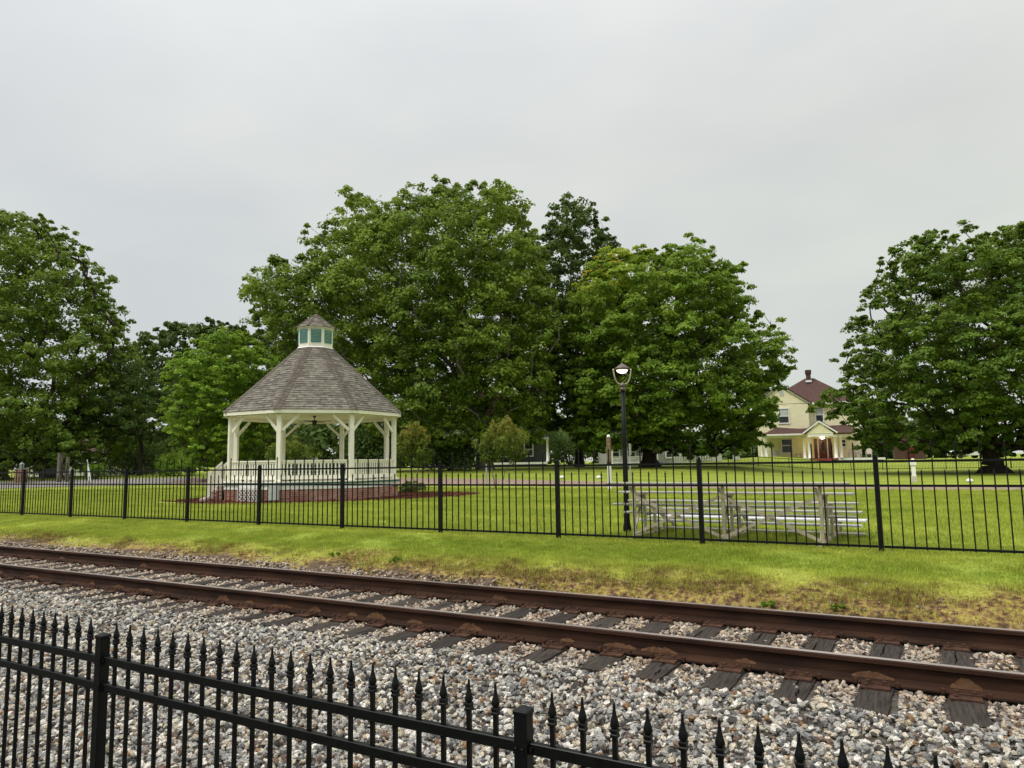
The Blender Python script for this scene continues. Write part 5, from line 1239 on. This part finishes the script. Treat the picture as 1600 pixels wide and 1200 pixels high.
# white house low behind the bushes on the left
x, y = place(-46.5, 79); wh = thing('white_house', 'low white house glimpsed behind the bushes left of the gazebo', 'house', (x, y, h(x, y)), YAW + .3)
hbox(-6, 6, 0, 7, -.5, 2.6).build('wall', M_white, wh)
q = MB(); q.prism([(-6.5, -.5, 2.61), (-6.5, 7.5, 2.61), (-6.5, 3.5, 4.6)], (13, 0, 0)); q.build('roof', M_chim, wh)
for xx in (-4, -1, 3.5): sash(xx - .5, xx + .5, -.03, 1.0, 2.1, wh)
# brown shed and parked cars glimpsed under the right maple
x, y = place(48.5, 88); sh = thing('garden_shed', 'dark brown shed glimpsed under the right maple', 'shed', (x, y, h(x, y)), .1)
hbox(-1.7, 1.7, 0, 2.5, -.3, 2.0).build('wall', M_chim, sh)
q = MB(); q.prism([(-1.9, -.2, 2.0), (1.9, -.2, 2.0), (0, -.2, 2.8)], (0, 2.9, 0)); q.build('roof', M_maroon, sh)
hbox(-.45, .45, -.05, -.004, -.1, 1.75).build('door', M_door, sh)
def car(label, u, s, rz, paint):
    x, y = place(u, s); t_ = thing('parked_car', label, 'car', (x, y, h(x, y)), rz, 'cars parked beyond the right maple')
    q = MB(); q.prism([(-2.1, -.85, .35), (2.1, -.85, .35), (2.15, -.85, .75), (1.2, -.85, .92), (.7, -.85, 1.02), (-1.9, -.85, 1.0), (-2.15, -.85, .8)], (0, 1.7, 0)); q.build('body', paint, t_, bevel=.06)
    q = MB(); q.prism([(.85, -.72, .98), (.25, -.68, 1.42), (-1.2, -.68, 1.45), (-1.75, -.72, .98)], (0, 1.42, 0)); q.build('cabin_glass', M_glass, t_)
    q = MB(); q.box((-.45, 0, 1.455), (1.5, 1.3, .04)); q.build('roof', paint, t_, bevel=.01)
    for xx in (-1.3, 1.35):
        for yy in (-.8, .8):
            q = MB(); q.lathe([(.20, -.1), (.33, -.1), (.33, .1), (.20, .1)], n=18); w_ = q.build('wheel', M_tyre, t_, (xx, yy, .33)); w_.rotation_euler = (math.pi / 2, 0, 0)
car('white car parked far beyond the right maple trunk', 58, 92, .45, M_car_white)
car('red car parked far beyond the right maple trunk', 62.5, 95, .55, M_car_red)

# ------------------------------------------------------------------ posts, signs, small things on the lawn
x, y = -12.55, 31.0; t_ = thing('banded_post', 'brown wooden post with white sleeved foot standing left of the lamp', 'post', (x, y, h(x, y)))
q = MB(); q.box((0, 0, .58), (.14, .14, 1.2)); q.build('white_sleeve', M_white, t_); q = MB(); q.box((0, 0, 1.79), (.16, .16, 1.22)); q.build('shaft', M_wood, t_)
q = MB(); q.box((0, 0, 1.24), (.17, .17, .12)); q.build('band', M_dark, t_)
for k in range(5):
    q = MB(); q.box((0, 0, 1.4 + .2 * k), (.166, .166, .02)); q.build('strap', M_dark, t_)
q = MB(); q.lathe([(.07, 2.4), (.09, 2.44), (.06, 2.5), (.02, 2.53)], n=10); q.build('finial', M_white, t_)
def sign(label, x, y, hh, pw, ph_, rz, name='road_sign'):
    t_ = thing(name, label, 'sign', (x, y, h(x, y)), rz)
    q = MB(); q.box((0, 0, hh / 2 - .1), (.06, .06, hh + .2)); q.build('pole', M_sign_back, t_)
    if pw: q = MB(); q.box((0, -.045, hh - ph_ / 2), (pw, .02, ph_)); q.build('plate', M_sign_back, t_, bevel=.004)
sign('grey metal sign seen almost edge-on just right of the lamp post', -14.15, 38.0, 2.25, .42, .62, YAW + 1.2)
sign('thin grey pole beside the crape myrtle on the open lawn', -21.04, 34.0, 1.25, 0, 0, 0, 'marker_pole')
x, y = place(-5.3, 60); t_ = thing('yard_sign', 'small pale yard sign in front of the shaded porch', 'sign', (x, y, h(x, y)), YAW)
q = MB(); q.box((0, 0, .62), (.36, .03, .46)); q.build('plate', M_greywall, t_)
for sx in (-.12, .12):
    q = MB(); q.box((sx, 0, .19), (.03, .025, .40)); q.build('leg', M_dark, t_)
x, y = -.47, 42.2; t_ = thing('white_bollard', 'white capped bollard on a stone foot beyond the brick path', 'bollard', (x, y, h(x, y)))
q = MB(); q.box((0, 0, .16), (.26, .26, .34)); q.build('foot', mat('pale_stone', (.45, .40, .32), (.55, .50, .42), scale=9, rough=.9), t_, bevel=.02)
q = MB(); q.box((0, 0, .60), (.19, .19, .55)); q.build('shaft', M_white, t_)
q = MB(); q.prism([(-.15, -.15, .88), (.15, -.15, .88), (.15, -.15, 1.05), (.06, -.15, 1.14), (-.06, -.15, 1.14), (-.15, -.15, 1.05)], (0, .3, 0)); q.box((0, 0, 1.18), (.13, .13, .07)); q.build('cap', M_white, t_)
for i, (px, py, lab) in enumerate(((-20.3, 42.0, 'white lawn marker stone right of the crape myrtle, the left one'), (-18.0, 42.6, 'white lawn marker stone farther right of the crape myrtle'), (1.9, 42.0, 'small white marker stone on the lawn under the right maple'))):
    bm = bmesh.new(); bmesh.ops.create_icosphere(bm, subdivisions=2, radius=.15)
    for v_ in bm.verts: v_.co = Vector((v_.co.x * 1.1, v_.co.y, v_.co.z * .75)) * (1 + .12 * math.sin(v_.co.x * 30 + i) * math.cos(v_.co.y * 24))
    me = bpy.data.meshes.new('marker_stone'); bm.to_mesh(me); bm.free(); me.materials.append(M_white)
    o = bpy.data.objects.new('marker_stone', me); COL.objects.link(o); o.location = (px, py, h(px, py) + .08); tag(o, lab, 'stone', 'white marker stones on the lawn')
# by the road at the left: pillar, bench, posts
x, y = -54.3, 26.6; t_ = thing('brick_pillar', 'brick gate pillar with lantern at the left edge of the road', 'pillar', (x, y, h(x, y)), .4)
q = MB(); q.box((0, 0, .45), (.56, .56, 1.0)); core = q.build('shaft', M_mortar, t_)
q = MB()
for c_ in range(13):
    z = .0 + c_ * .073
    for f_ in range(4):
        a = f_ * math.pi / 2
        for k in range(3):
            xx = -.187 + .187 * k + (.045 if c_ % 2 else -.045); xx = max(-.2, min(.2, xx)); v_ = Matrix.Rotation(a, 3, 'Z') @ Vector((xx, -.282, z + .03)); q.box(v_, (.15, .02, .06), a)
tag(q.build('brick', mat('brown_brick', (.16, .075, .04), (.30, .16, .085), scale=3, rough=.9, island=.25), core), kind='stuff')
q = MB(); q.box((0, 0, .98), (.64, .64, .06)); q.build('cap', M_greywall, t_)
q = MB(); q.lathe([(.10, 1.01), (.12, 1.05), (.15, 1.12), (.15, 1.28), (.19, 1.30), (.06, 1.42), (.02, 1.45)], n=6); q.build('lantern', mat('frosted_lantern', (.22, .24, .24), (.3, .32, .32), rough=.3), t_)
x, y = -54.0, 28.6; t_ = thing('park_bench', 'black metal park bench facing the road between pillar and posts', 'bench', (x, y, h(x, y)), .8)
for k in range(4):
    q = MB(); q.box((0, -.18 + k * .13, .45), (1.6, .10, .035)); q.build('seat_slat', M_dark, t_)
for k in range(3):
    q = MB(); q.box((0, .30 + .03 * k, .58 + k * .13), (1.6, .03, .10)); q.build('back_slat', M_dark, t_)
for sx in (-.75, .75):
    q = MB(); q.box((sx, -.18, .21), (.05, .05, .44)); q.box((sx, .30, .42), (.05, .05, .86)); q.beam((sx, -.2, .66), (sx, .32, .68), .05, .04); q.box((sx, -.2, .54), (.045, .045, .22)); q.build('end_frame', M_dark, t_)
for i, (x, y, hh, wv, mm, lab) in enumerate(((-52.2, 28.0, 2.0, .26, M_wood_grey, 'stout grey wooden post beside the road, the thicker of two'), (-51.6, 28.2, 1.75, .17, M_wood_grey, 'slender grey wooden post beside the road, right of the stout one'))):
    t_ = thing('wooden_post', lab, 'post', (x, y, h(x, y)), .3 * i, 'wooden posts by the road')
    q = MB(); q.box((0, 0, hh / 2 - .1), (wv, wv, hh + .2)); q.build('shaft', mm, t_, bevel=.02)
    q = MB(); q.box((0, 0, hh + .015), (wv + .03, wv + .03, .03)); q.build('cap', mm, t_)
x, y = -51.2, 29.4; t_ = thing('leaning_banner', 'narrow white banner leaning on a thin pole beside the wooden posts', 'banner', (x, y, h(x, y)), YAW)
q = MB(); q.tube([(0, 0, -.05), (-.05, .02, .8), (-.14, .03, 1.6)], [.02, .018, .012], 6); q.build('pole', M_dark, t_)
q = MB(); q.prism([(.03, -.012, .02), (.24, -.012, .0), (.18, -.012, .45), (.05, -.012, .95), (-.10, -.012, 1.55), (-.13, -.012, 1.5), (-.04, -.012, .8)], (0, .02, 0)); q.build('cloth', M_white, t_)
